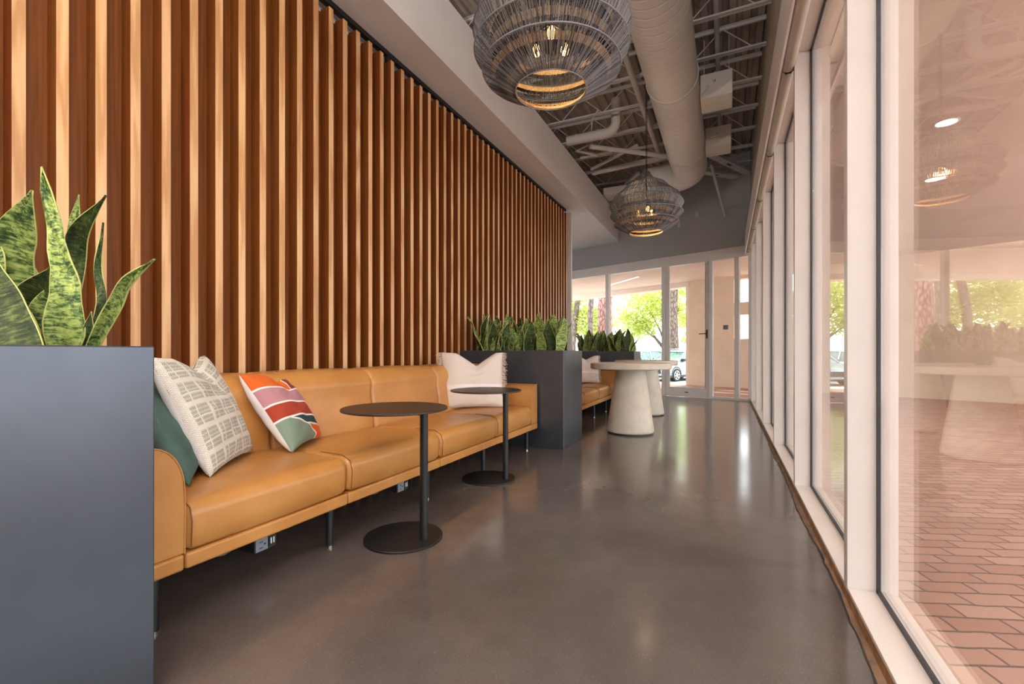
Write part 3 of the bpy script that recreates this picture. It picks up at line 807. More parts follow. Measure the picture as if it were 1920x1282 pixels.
# foreground snake plants: each blade follows its own spine (root, two bends, tip), width and facing
def blade(parent, pts, w, face=(.86, -.5, 0), wav=.0, gut=.2, n=26, widths=None, ph=0):
    P = [V(p) for p in pts]; m = MB(); f = V(face).normalized()
    def spine(t):
        k = t * (len(P) - 1); i = min(int(k), len(P) - 2); q = k - i
        p0 = P[max(i - 1, 0)]; p1 = P[i]; p2 = P[i + 1]; p3 = P[min(i + 2, len(P) - 1)]
        return .5 * ((2 * p1) + (-p0 + p2) * q + (2 * p0 - 5 * p1 + 4 * p2 - p3) * q * q + (-p0 + 3 * p1 - 3 * p2 + p3) * q * q * q)
    def wd(t):
        if widths:
            k = t * (len(widths) - 1); i = min(int(k), len(widths) - 2); q = k - i; q = q * q * (3 - 2 * q)
            return w * (widths[i] * (1 - q) + widths[i + 1] * q)
        return w * (.75 + .5 * t) * max(0.01, 1 - max(0, (t - .45) / .55) ** 1.7)
    def fn(u, v):
        d = (spine(min(1, v + .01)) - spine(max(0, v - .01))).normalized()
        sd = d.cross(f).normalized(); nn = sd.cross(d)
        a = (u - .5) * 2; ww = wd(v) * .5
        e = 1 + wav * .12 * math.sin(v * 23 + ph + a)
        return spine(v) + sd * a * ww * e + nn * (gut * ww * a * a + wav * .01 * math.sin(v * 17 + a * 3 + ph))
    m.grid(fn, 8, n); return m.build('leaf', 'leaf', parent, smooth=180, solid=.004)

def plant_root(x, y, label): return empty('snake_plant', (x, y, .985), label, 'snake plant', 'snake plants in the foreground planter')
pa = plant_root(-2.30, .62, 'tall snake plant with a long wavy pale green blade, centre of the foreground planter')
pb = plant_root(-2.00, .45, 'snake plant with broad dark leaves at the left frame edge of the foreground planter')
pc = plant_root(-2.62, .70, 'sparse snake plant with thin spreading blades at the right of the foreground planter')
FP = [  # spine points are (x, y, z) of the blade itself
]
FACE = (.83, -.55, .05)
def bl(par, pts, w, **k): return blade(par, pts, w, FACE, **k)
bl(pa, [(-1.955, .70, .985), (-1.905, .70, 1.06), (-1.885, .70, 1.22), (-1.925, .70, 1.36), (-1.985, .70, 1.50), (-2.048, .70, 1.66)], .098, wav=.8, gut=.25, widths=[.42, .60, 1.0, .80, .50, .44, .28, .03], ph=1)
bl(pa, [(-2.14, .72, .98), (-2.10, .72, 1.05), (-2.09, .72, 1.18), (-2.05, .74, 1.30)], .105, widths=[.8, 1, .8, .05], ph=2)
bl(pa, [(-2.06, .73, .98), (-2.03, .73, 1.06), (-2.0, .73, 1.14), (-2.04, .73, 1.25)], .10, widths=[.9, 1, .8, .05], ph=3)
bl(pa, [(-2.10, .74, .98), (-2.10, .76, 1.16), (-2.07, .78, 1.31), (-2.01, .78, 1.45), (-1.835, .78, 1.562)], .075, wav=.3, widths=[.9, 1, 1, .8, .04], ph=4)
bl(pa, [(-2.16, .76, .98), (-2.13, .80, 1.32), (-2.10, .80, 1.48), (-2.065, .80, 1.605)], .07, widths=[.9, 1, .5, .04], ph=5)
bl(pb, [(-2.16, .66, .98), (-2.17, .66, 1.12), (-2.18, .66, 1.28), (-2.12, .66, 1.42), (-2.00, .66, 1.565)], .135, wav=.2, widths=[.8, 1, 1.05, .85, .04], ph=6)
bl(pb, [(-2.24, .60, .98), (-2.22, .60, 1.2), (-2.18, .60, 1.35), (-2.26, .60, 1.52)], .13, widths=[.8, 1, .9, .05], ph=8)
bl(pb, [(-1.74, .55, .975), (-1.765, .55, 1.06), (-1.86, .55, 1.18), (-1.98, .55, 1.30), (-2.09, .55, 1.40)], .105, gut=.1, widths=[.95, 1.1, 1.0, .7, .04], ph=9)
bl(pb, [(-2.10, .70, .98), (-2.14, .70, 1.08), (-2.12, .70, 1.22), (-2.02, .71, 1.33)], .12, widths=[.9, 1, .9, .05], ph=14)
bl(pb, [(-2.24, .70, .98), (-2.26, .70, 1.15), (-2.22, .70, 1.30), (-2.30, .70, 1.42)], .12, widths=[.9, 1, .9, .05], ph=15)
bl(pa, [(-2.00, .75, .98), (-2.02, .75, 1.10), (-2.06, .75, 1.20), (-2.10, .75, 1.38)], .07, widths=[.9, 1, .8, .05], ph=16)
bl(pb, [(-1.98, .64, .98), (-2.05, .64, 1.10), (-2.12, .64, 1.2), (-2.2, .64, 1.3)], .12, widths=[.9, 1, .8, .05], ph=12)
bl(pc, [(-1.905, .75, .98), (-1.895, .76, 1.06), (-1.815, .76, 1.20), (-1.835, .76, 1.32), (-1.805, .76, 1.465)], .026, wav=.3, widths=[.7, .9, 1, .8, .04], ph=10)
bl(pc, [(-1.84, .72, .98), (-1.775, .72, 1.06), (-1.66, .72, 1.17), (-1.575, .72, 1.25), (-1.437, .72, 1.308)], .040, wav=.2, gut=.5, widths=[.5, .8, 1.0, .8, .04], ph=11)
bl(pc, [(-1.90, .74, .98), (-1.875, .74, 1.06), (-1.85, .74, 1.12), (-1.83, .74, 1.18)], .034, widths=[.7, 1, .8, .05], ph=13)
pc.location = (-1.88, .72, .985); pa.location = (-2.06, .72, .985); pb.location = (-2.02, .6, .985)
for p_, was in ((pa, (-2.30, .62)), (pb, (-2.00, .45)), (pc, (-2.62, .70))):
    d = V((was[0], was[1], .985)) - p_.location
    for ch in p_.children: ch.location = ch.location + d


# ================================================================ PILLOWS
def pillow(name, label, BL, BR, TL, thick, front, back, chop=.0, chopw=.3, fringe=False, group=None, cat='pillow', side=1, pin=.10, earl=0):
    BL, BR, TL = V(BL), V(BR), V(TL); U = BR - BL; Vv = TL - BL; N = U.cross(Vv).normalized()
    def surf(sg):
        def fn(u, v):
            a, b = 2 * u - 1, 2 * v - 1
            pu = 1 - pin * (1 - b * b); pv = 1 - pin * (1 - a * a)
            x = .5 + a * .5 * pu; y = .5 + b * .5 * pv
            t = max(0, (1 - a ** 2) * (1 - b ** 2)) ** .42 * thick * .5
            if chop:
                c = chop * max(0, 1 - abs(a - .12) / (chopw * 1.9)) ** 1.15 * max(0, (v - .35) / .65) ** 1.5
                y -= c; t *= 1 - .55 * math.exp(-(a / (chopw * .7)) ** 2) * max(0, v - .5) * 1.6
            t += .004 * math.sin(a * 9 + b * 5) * (1 - a * a) * (1 - b * b) + .003 * math.sin(b * 16 - a * 6) * (1 - a * a)
            return BL + U * x + Vv * y + N * (t * sg)
        return fn
    m = MB(); m.grid(surf(side), 40, 40, 0); 
    g2 = surf(-side); m.grid(lambda u, v: g2(1 - u, v), 40, 40, 1)
    o = m.build(name, [front, back], smooth=180, weld=.0004)
    tag(o, label, cat, group)
    if fringe:
        m = MB(); rr = random.Random(3); f = surf(1)
        for e in (0, 1):
            for i in range(90):
                v = (i + .5) / 90; p = f(e, v); out = U.normalized() * (1 if e else -1)
                for q in range(2):
                    d = (out + V((rr.uniform(-.5, .5), rr.uniform(-.5, .5), rr.uniform(-.9, .25)))).normalized(); L = rr.uniform(.025, .062)
                    m.tube([p, p + d * L * .5, p + d * L + V((0, 0, -.006))], [.0022, .0018, .001], 4)
        for i in range(90):
            u = (i + .5) / 90; p = f(u, 0)
            d = (-Vv.normalized() * .3 + N * rr.uniform(.2, 1) + V((rr.uniform(-.4, .4), 0, 0))).normalized(); L = rr.uniform(.006, .014)
            q_ = p + d * L; q_.z = max(q_.z, .486)
            m.tube([p, q_], [.0015, .001], 4)
        fr = m.build('fringe', 'fringe', smooth=180); fr.parent = o
    return o
# far side of the front arm: green velvet pillow, plaid pillow leaning on it
pillow('green_pillow', 'dark green velvet pillow behind the plaid pillow at the near end of the sofa', (-2.04, 1.15, .487), (-2.47, 1.50, .487), (-2.36, 1.02, .93), .17, 'green', 'green')
pillow('plaid_pillow', 'large cream plaid woven pillow with a dented top on the near end of the sofa', (-2.10, 1.27, .487), (-2.46, 1.73, .487), (-2.35, 1.15, 1.03), .19, 'plaid', 'fbase', chop=.13, chopw=.35, side=1, pin=.06)
pillow('patchwork_pillow', 'colour-block pillow in orange, mauve, rust, teal and sage with white piping', (-2.20, 1.78, .487), (-2.43, 2.19, .490), (-2.48, 1.66, .925), .20, 'geo', 'fbase', chop=.10, chopw=.3, side=1, pin=.07)
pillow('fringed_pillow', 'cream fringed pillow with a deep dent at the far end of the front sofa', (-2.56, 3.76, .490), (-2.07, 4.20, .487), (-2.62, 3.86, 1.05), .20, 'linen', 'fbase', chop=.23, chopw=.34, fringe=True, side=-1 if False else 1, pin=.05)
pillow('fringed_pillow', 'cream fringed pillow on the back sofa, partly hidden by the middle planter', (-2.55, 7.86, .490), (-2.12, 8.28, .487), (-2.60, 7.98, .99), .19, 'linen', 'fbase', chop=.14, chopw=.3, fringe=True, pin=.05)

# ================================================================ TABLES
def side_table(cx, cy, px_, py_, label, tx, ty):
    t = empty('side_table', (cx, cy, 0), label, 'side table', 'black c-shaped side tables')
    MB().lathe([(.216, .0), (.218, .002), (.218, .010), (.216, .012)], (cx, cy), 72).build('base', 'black', t, smooth=40)
    MB().tube([(px_, py_, .0125), (px_, py_, .728)], .0225, 28).build('pole', 'black', t, smooth=50)
    MB().lathe([(.290, .728), (.293, .731), (.293, .737), (.290, .740)], (tx, ty), 96).build('tabletop', 'tabletop', t, smooth=40)
    m = MB(); m.tube([(px_ - .02, py_ - .014, .700), (px_ - .024, py_ - .018, .700)], .004, 8); m.build('screw', 'chrome', t)
    return t
side_table(-1.655, 2.07, -1.525, 2.085, 'black pedestal side table nearest the camera, with offset pole', -1.685, 2.035)
side_table(-1.785, 3.335, -1.635, 3.345, 'black pedestal side table farther off, in front of the fringed pillow', -1.80, 3.315)

def round_table(cx, cy, label):
    t = empty('round_table', (cx, cy, 0), label, 'table', 'round pedestal tables')
    MB().lathe([(.285, 0), (.285, .018)], (cx, cy), 64).build('plinth', 'black', t, smooth=40)
    MB().lathe([(.292, .018), (.298, .03), (.298, .05), (.185, .829), (.18, .832)], (cx, cy), 64).build('pedestal', 'ctable', t, smooth=40)
    MB().lathe([(.505, .832), (.515, .842), (.515, .900), (.505, .910)], (cx, cy), 96).build('tabletop', 'ctable', t, smooth=40)
round_table(-1.14, 6.06, 'round cream concrete table on a conical pedestal, the nearer of the two')
round_table(-1.24, 7.95, 'round cream concrete table on a conical pedestal, the farther of the two')


# ================================================================ PENDANTS
def pendant(cx, cy, zb, label, src=None):
    p = empty('pendant_lamp', (cx, cy, zb), label, 'pendant lamp', 'woven cord pendant lamps')
    if src:
        for ch in src.children:
            c = copy_tree(ch, p)
    else:
        tiers = [((.230, .0), (.445, .13), (.395, .165)), ((.400, .155), (.498, .255), (.455, .30)), ((.455, .29), (.505, .385), (.475, .43)),
                 ((.485, .42), (.45, .50), (.33, .60)), ((.34, .59), (.27, .67), (.11, .76)), ((.12, .75), (.07, .81), (.045, .86))]
        rr = random.Random(5)
        for ti, (a, b, c) in enumerate(tiers):
            n = [210, 260, 270, 240, 150, 60][ti]; m = MB()
            for k in range(n):
                an = 2 * PI * (k + rr.uniform(-.35, .35)) / n; a2 = an + rr.uniform(-.012, .012)
                P_ = lambda q, A, e=0: (cx + (q[0] + e) * math.cos(A), cy + (q[0] + e) * math.sin(A), zb + q[1])
                m.tube([P_(a, an), P_(b, a2), P_(c, an)], rr.uniform(.0026, .0042), 3, cap=False)
            for q, w_ in ((a, .0042), (b, .0045), (c, .003)):
                m.tube([(cx + q[0] * math.cos(2 * PI * i / 72), cy + q[0] * math.sin(2 * PI * i / 72), zb + q[1]) for i in range(72)], w_, 6, closed=True)
            m.build('cord_tier', 'cord', p)
        m = MB()                                  # golden rattan bands and dark fringe on the inside
        for (r0, z0, r1, z1) in ((.225, .003, .24, .028), (.355, .09, .385, .125), (.385, .215, .40, .255), (.40, .345, .385, .385)):
            for k in range(260):
                an = 2 * PI * k / 260
                m.tube([(cx + r0 * math.cos(an), cy + r0 * math.sin(an), zb + z0), (cx + r1 * math.cos(an), cy + r1 * math.sin(an), zb + z1)], .0038, 3, cap=False)
        m.build('inner_rattan_band', 'cordi', p)['label'] = 'golden rattan bands inside the shade'
        m = MB()
        for (r0, z0, r1, z1) in ((.30, .065, .36, .09), (.345, .17, .385, .215), (.36, .30, .395, .345)):
            for k in range(420):
                an = 2 * PI * (k + rr.uniform(-.4, .4)) / 420; e = rr.uniform(-.01, .02)
                m.tube([(cx + (r0 - e) * math.cos(an), cy + (r0 - e) * math.sin(an), zb + z0 - e), (cx + r1 * math.cos(an), cy + r1 * math.sin(an), zb + z1)], .0022, 3, cap=False)
        m.build('inner_fringe', 'cordin', p)
        MB().tube([(cx, cy, zb + .36), (cx, cy, zb + .88)], .008, 8).build('stem', 'plastic', p)
        for k in range(3):
            a = 2 * PI * k / 3 + .9; bx, by = cx + .11 * math.cos(a), cy + .11 * math.sin(a)
            s = MB().tube([(cx, cy, zb + .44), (bx, by, zb + .42), (bx, by, zb + .365)], .007, 8).tube([(bx, by, zb + .34), (bx, by, zb + .39)], .017, 12).build('socket_arm', 'plastic', p, smooth=50)
            MB().lathe([(.004, zb + .262), (.020, zb + .272), (.029, zb + .295), (.024, zb + .32), (.013, zb + .34)], (bx, by), 16).build('bulb', 'bulb', s, smooth=180)
        m = MB(); z = zb + .86; i = 0
        while z < 5.3:
            ax = (1, 0) if i % 2 else (0, 1)
            m.tube([(cx + .008 * math.cos(t) * ax[0], cy + .008 * math.cos(t) * ax[1], z + .016 + .018 * math.sin(t)) for t in [2 * PI * q / 8 for q in range(8)]], .0028, 4, closed=True); z += .028; i += 1
        m.tube([(cx + .012, cy, zb + .86), (cx + .014, cy + .01, 4.2), (cx + .012, cy, 5.3)], .003, 5)
        m.build('chain', 'plastic', p)
    d = bpy.data.lights.new('pendant_glow', 'POINT'); d.energy = 7; d.color = (1, .72, .42); d.shadow_soft_size = .06
    o = bpy.data.objects.new('pendant_glow', d); COL.objects.link(o); o.parent = p; o.location = (0, 0, .30)
    return p
pn1 = pendant(-1.035, 2.79, 2.75, 'large grey woven cord pendant lamp nearest the camera')
pendant(-1.035, 6.67, 2.75, 'grey woven cord pendant lamp farther off, over the round tables', pn1)
for o in list(COL.objects):
    if o.name.startswith('pendant_glow') and o.type == 'LIGHT' and o.parent and o.parent != pn1 and o.location.z == .30 and len([c for c in o.parent.children if c.type == 'LIGHT']) > 1:
        bpy.data.objects.remove(o); break

# linear fixtures behind the camera (their lamps are at the top of the script)
f = empty('linear_light', (-5.25, 9.31, 3.5), 'slim linear pendant light left of the far planter, reflected in the far glass', 'linear light', 'linear lights')
m = MB(); m.bar((-6.2, 9.08, 3.52), (-4.3, 9.53, 3.52), .06, .07); m.build('housing', 'black', f)
m = MB(); m.bar((-6.19, 9.083, 3.482), (-4.31, 9.527, 3.482), .05, .006); m.build('diffuser', 'lamp', f)
m = MB(); m.tube([(-5.9, 9.15, 3.55), (-5.9, 9.15, 3.94)], .003, 6); m.tube([(-4.6, 9.46, 3.55), (-4.6, 9.46, 3.94)], .003, 6); m.build('cable', 'black', f)
for i, (lx, ly) in enumerate(LINEARS):
    f = empty('linear_light', (lx, ly, 3.5), 'slim black linear pendant light behind the camera, %s' % ['left front', 'right front', 'left back', 'right back'][i], 'linear light', 'linear lights')
    MB().box(lx - .045, lx + .045, ly - .78, ly + .78, 3.48, 3.56).build('housing', 'black', f)
    for dy in (-.6, .6): MB().tube([(lx, ly + dy, 3.56), (lx, ly + dy, 5.37)], .003, 6).build('cable', 'black', f)

# ================================================================ CEILING
dct = empty('air_duct', (-.64, 3, 4.6), 'large white round spiral duct running under the ceiling joists', 'duct')
m = MB(); pts = [(-.64, YB + .02 + i * .5, 4.6) for i in range(int((9.15 - YB) / .5) + 1)]
m.tube(pts + [(-.64, 9.3, 4.6)], .315, 48); m.build('duct_run', 'duct', dct, smooth=50)
el = [(-.64, 9.3, 4.6)] + [(-.64 - .42 * (1 - math.cos(a)), 9.3 + .42 * math.sin(a), 4.6) for a in [PI / 2 * i / 8 for i in range(1, 9)]] + [(-1.25, 9.72, 4.6), (-1.45, 9.72, 4.6)]
m = MB(); m.tube(el, [.315] * 8 + [.30, .26, .26], 40); m.build('elbow', 'duct', dct, smooth=60)
for y in (1.6, 3.9, 6.2, 8.5):
    m = MB(); m.tube([(-.64 + .322 * math.cos(2 * PI * i / 48), y, 4.6 + .322 * math.sin(2 * PI * i / 48)) for i in range(48)], .006, 5, closed=True)
    m.box(-.645, -.635, y - .01, y + .01, 4.92, 5.36); m.build('hanger_strap', 'duct', dct)

def make_joist(y, x1=.46):
    j = empty('ceiling_joist', (-3, y, 5.0), '', 'joist')
    m = MB(); m.box(-6.36, x1, y - .034, y - .006, 4.985, 4.991); m.box(-6.36, x1, y - .012, y - .006, 4.991, 5.02)
    m.box(-6.36, x1, y + .006, y + .034, 4.985, 4.991); m.box(-6.36, x1, y + .006, y + .012, 4.991, 5.02); m.build('bottom_chord', 'ceil', j)
    m = MB(); m.box(-6.36, x1, y - .034, y - .006, 5.345, 5.353); m.box(-6.36, x1, y + .006, y + .034, 5.345, 5.353); m.box(-6.36, x1, y - .012, y + .012, 5.31, 5.345); m.build('top_chord', 'ceil', j)
    m = MB(); x = x1 - .15; up_ = 1; p = (x, y, 5.0)
    while x > -6.2:
        x -= .36; q = (x, y, 5.33 if up_ else 5.0); m.tube([p, q], .0075, 6); p = q; up_ = not up_
    m.build('web', 'ceil', j); return j
j0 = None
jw = ['tenth', 'ninth', 'eighth', 'seventh', 'sixth', 'fifth', 'fourth', 'third', 'second', 'first']
n_j = 0
for i in range(-12, 7):
    y = 5.86 + .79 * i
    if y > 10.9 or y < YB + .1: continue
    if j0 is None: j = make_joist(y); j0 = j
    else: j = copy_tree(j0); j.location.y = y
    n = int(round((10.6 - y) / .79))
    j['label'] = 'white open-web steel ceiling joist number %d counted back from the far glass wall' % (n + 1); j['group'] = 'steel ceiling joists'

def pipe(name, label, pts, r, cat='pipe', mat='ceil', n=14, group=None):
    o = MB().tube(pts, r, n).build(name, mat, smooth=50); return tag(o, label, cat, group)
pipe('sprinkler_pipe', 'long white pipe running beside the duct towards the far wall', [(-1.20, YB + .1, 4.93), (-1.20, 9.3, 4.93)], .042)
pipe('conduit', 'white conduit running along the ceiling right of the duct', [(-.11, YB + .1, 5.09), (-.11, 10.9, 5.09)], .03)
el = [(-2.56, 7.74, 4.80), (-2.0, 7.74, 4.80)] + [(-1.86 + .16 * math.sin(a), 7.74, 4.96 - .16 * math.cos(a)) for a in [PI / 2 * i / 8 for i in range(9)]] + [(-1.70, 7.74, 5.34)]
dp = pipe('drain_pipe', 'fat white drain pipe with an elbow rising beyond the bulkhead edge', el, .078, n=20)
for x in (-2.40, -2.02): MB().tube([(x, 7.74, 4.80), (x + .04, 7.74, 4.80)], .086, 20).build('coupling', 'ceil', dp, smooth=50)
pipe('brace_pipe', 'white pipe slanting from the drain pipe to the duct', [(-2.2, 7.95, 4.72), (-.98, 8.98, 4.72)], .042)
pipe('cross_pipe', 'white pipe crossing over the far pendant lamp to the duct', [(-2.54, 9.35, 4.80), (-.99, 9.30, 4.86)], .052)
pipe('thin_conduit', 'thin white conduit bent over the drain pipe', [(-2.5, 8.1, 4.76), (-2.2, 8.05, 4.82), (-2.05, 7.5, 4.96), (-1.9, 7.3, 4.98)], .014)
pipe('strut_pipe', 'short white strut under the drain pipe', [(-2.55, 8.5, 4.80), (-1.95, 8.55, 4.82)], .028)
pipe('strut_pipe', 'lower short white strut beside the bulkhead', [(-2.54, 8.16, 4.80), (-2.22, 8.55, 4.80)], .028)
def beam(name, label, a, b, w, h, slot=False, cat='beam'):
    o = tag(MB().bar(a, b, w, h).build(name, 'ceil', bevel=.003), label, cat)
    if slot:
        a, b = V(a), V(b); d = (b - a).normalized(); c = a + (b - a) * .42
        m = MB(); m.bar(c - V((0, 0, h / 2 + .001)), c + d * .16 - V((0, 0, h / 2 + .001)), .05, .004); m.build('slot', 'plastic', o)
    return o
beam('steel_channel', 'slotted white steel channel slanting to the window wall, the upper one', (-.30, 9.55, 4.88), (.45, 11.0, 4.88), .16, .06, True)
beam('steel_channel', 'slotted white steel channel slanting to the window wall, the lower one', (-.62, 10.1, 4.82), (.2, 10.93, 4.82), .16, .06, True)
beam('diagonal_brace', 'white diagonal brace running down to the upper far wall right of the duct', (-.28, 9.9, 4.80), (-.03, 11.06, 4.05), .05, .05, cat='brace')
beam('diagonal_brace', 'white diagonal brace at the upper far wall left of the duct end', (-1.15, 10.2, 4.75), (-1.0, 11.36, 4.0), .06, .05, cat='brace')
beam('square_strut', 'square white strut slanting from the bulkhead over the far pendant', (-2.50, 11.0, 4.78), (-1.70, 9.9, 4.86), .07, .05, cat='strut')
beam('long_strut', 'long thin white strut behind the drain pipe', (-2.5, 9.1, 4.78), (-1.5, 8.7, 4.92), .05, .04, cat='strut')
jb = MB(); q0 = fa + FU * 1.15 + FN * .045 + Z3 * 4.22
jb.obox(q0, FU, FN, Z3, -.05, .05, -.022, .03, -.05, .05)
jb = tag(jb.build('junction_box', 'ceil', bevel=.004), 'small white junction box on the upper far wall with conduit both ways', 'junction box')
m = MB(); m.tube([q0 - FU * .9, q0 - FU * .05], .009, 8); m.tube([q0 + FU * .05, q0 + FU * 1.2], .009, 8); m.tube([q0 - Z3 * .05, q0 - Z3 * .85], .006, 8); m.build('conduit_run', 'ceil', jb)
tag(MB().box(-2.52, -1.75, 10.2, 10.65, 4.60, 4.76).build('diffuser_box', 'ceil', bevel=.006), 'white air diffuser box hanging at the far end of the ceiling', 'air diffuser')
for y, lab in ((6.62, 'white speaker box hung beside the duct, the nearer one'), (8.22, 'white speaker box hung beside the duct, the farther one')):
    s = empty('speaker_box', (-.12, y, 4.45), lab, 'speaker', 'white ceiling boxes')
    MB().box(-.318, .07, y, y + .42, 4.45, 4.77).build('housing', 'duct' if False else 'white', s, bevel=.004)
    m = MB(); m.box(-.24, -.16, y - .035, y, 4.60, 4.69); m.tube([(-.15, y - .001, 4.66), (-.15, y - .06, 4.66)], .022, 12); m.tube([(-.22, y - .03, 4.6), (-.23, y - .05, 4.56), (-.30, y - .02, 4.5), (-.316, y, 4.47)], .005, 6)
    m.build('bracket', 'white', s)
    for x in (-.28, .03):
        MB().tube([(x, y + .21, 4.77), (x, y + .21, 5.36)], .005, 6).build('hanger_rod', 'white', s)
tag(MB().lathe([(.07, 3.93), (.07, 3.9395)], (-2.72, 9.2), 24).build('smoke_detector', 'whitep'), 'round white detector on the bulkhead underside past the slat wall', 'smoke detector')

# soffit downlights outside (real lamps)
for i, (x, y, lab) in enumerate([(2.0, 6.0, 'bright round downlight in the soffit outside, seen through the nearest pane'), (2.5, 7.9, 'second round downlight in the soffit outside, farther off'), (2.6, 2.2, 'round downlight in the soffit outside, beside the camera'), (2.6, -1.5, 'round downlight in the soffit outside, behind the camera')]):
    e = empty('downlight', (x, y, 3.35), lab, 'downlight', 'outside soffit downlights')
    MB().lathe([(.085, 3.352), (.10, 3.352), (.10, 3.358), (.085, 3.358)], (x, y), 32, capb=False, capt=False).build('trim_ring', 'whitep', e)
    MB().lathe([(.082, 3.353), (.082, 3.358)], (x, y), 32).build('lens', 'lamp', e)
    d = bpy.data.lights.new('downlight_lamp', 'SPOT'); d.energy = 110; d.spot_size = 2.4; d.spot_blend = .8; d.color = (1, .9, .78); d.shadow_soft_size = .08
    o = bpy.data.objects.new('downlight_lamp', d); COL.objects.link(o); o.parent = e; o.location = (0, 0, -.01)

# ================================================================ OUTSIDE: trees, cars
def foliage(name, centers, n, size, mat, parent, seed):
    n = int(n * 1.7)
    rr = random.Random(seed); m = MB()
    tot = sum(c[3] ** 2 for c in centers)
    for c in centers:
        k = int(n * c[3] ** 2 / tot)
        for _ in range(k):
            while True:
                p = V((rr.uniform(-1, 1), rr.uniform(-1, 1), rr.uniform(-1, 1)))
                if .15 < p.length < 1: break
            p = V((c[0] + p.x * c[3], c[1] + p.y * c[3], c[2] + p.z * c[3] * .8))
            u = V((rr.uniform(-1, 1), rr.uniform(-1, 1), rr.uniform(-.6, .6))).normalized(); w = u.cross(V((rr.uniform(-1, 1), rr.uniform(-1, 1), 1))).normalized()
            s = size * rr.uniform(.6, 1.3); f = u.cross(w) * s * .15
            m.add([p - u * s, p - w * s * .4 + f, p + u * s, p + w * s * .4 + f], [(0, 1, 2), (0, 2, 3)])
    return m.build(name, mat, parent)
def trunk_pts(x, y, h, lx, ly, r, n=8): return [(x + lx * i / n + .04 * math.sin(i * 1.7), y + ly * i / n, -.5 + (h + .5) * i / n) for i in range(n + 1)], [r * (1.12 - .35 * i / n) for i in range(n + 1)]
def tree(label, x, y, h, lx, ly, r, bark, crowns, nleaf, seed, group='trees in the car park', fol='fol', branches=(), size=.15):
    t = empty('tree', (x, y, -.5), label, 'tree', group)
    p, rr = trunk_pts(x, y, h, lx, ly, r); m = MB(); m.tube(p, rr, 12)
    for b in branches: m.tube(b[0], [b[1], b[1] * .7, b[1] * .35][:len(b[0])], 7)
    m.build('trunk', bark, t, smooth=60)
    foliage('foliage', crowns, nleaf, size, fol, t, seed)
tree('leaning grey-barked pine seen at the left end of the far glass', -8.2, 25.2, 9, 1.0, 0, .16, 'bark', [(-8.8, 25.6, 5.5, 1.6), (-9.7, 26.6, 2.6, 1.7), (-8.6, 26.4, 4.0, 1.5)], 2600, 1)
tree('slim grey-barked pine left of the thick reddish trunk', -6.52, 23.5, 9, .15, 0, .15, 'bark', [(-6.3, 25, 5.8, 1.6), (-6.9, 25.8, 2.8, 1.2)], 2600, 2)
tree('thick reddish-barked pine behind the left mullion of the far glass', -4.84, 19.85, 9, .1, 0, .32, 'pinebark', [(-4.9, 20, 8, 2.2)], 900, 3)
tree('spreading yellow-green tree with bare branching stems', -3.5, 32.3, 1.9, -.15, 0, .16, 'bark', [(-5.1, 32.2, 3.9, 1.9), (-3.9, 32.4, 5.0, 2.2), (-6.0, 32.0, 3.0, 1.2), (-5.2, 32, 2.6, .9), (-3.0, 32.4, 3.4, 1.1)], 3600, 4,
     branches=[([(-3.60, 32.30, .9), (-4.40, 32.20, 2.0), (-5.70, 32.10, 3.1)], .09), ([(-3.60, 32.30, 1.1), (-4.10, 32.20, 2.6), (-4.90, 32.10, 4.2)], .08), ([(-3.60, 32.30, 1.2), (-3.20, 32.30, 2.8), (-2.80, 32.20, 4.4)], .08), ([(-3.90, 32.20, 1.5), (-4.80, 32.20, 2.6), (-5.50, 32.10, 4.2)], .05)])
tree('dark straight pine seen through the glass door', -2.98, 30.3, 10, -.1, 0, .27, 'bark', [(-1.7, 31, 3.2, 1.0), (-1.9, 31, 5.6, 1.4), (-2.0, 31, 1.9, .7)], 800, 5)
tree('leafy tree beyond the square openings of the outside wall', 2.6, 27, 3.2, .1, 0, .10, 'bark', [(2.6, 27, 3.2, 1.4), (3.6, 27, 2.0, 1.2)], 1300, 6, fol='fol2', branches=[([(2.6, 27, 1.0), (2.2, 26.9, 2.2), (1.7, 26.8, 3.4)], .05)])
tree('tree left of the parked cars, reflected in the window wall', -14.5, 32, 6, 0, 0, .3, 'bark', [(-13, 31, 4.5, 2.6), (-15, 31, 3.5, 2.4), (-12.5, 33, 4.5, 2.6)], 4200, 8, fol='fol', size=.13)
tree('bushy tree far left, reflected in the window wall', -20, 26, 6, 0, 0, .3, 'bark', [(-20, 26, 4.2, 2.6), (-22, 24, 3.5, 3)], 4200, 9, fol='fol2', size=.13)

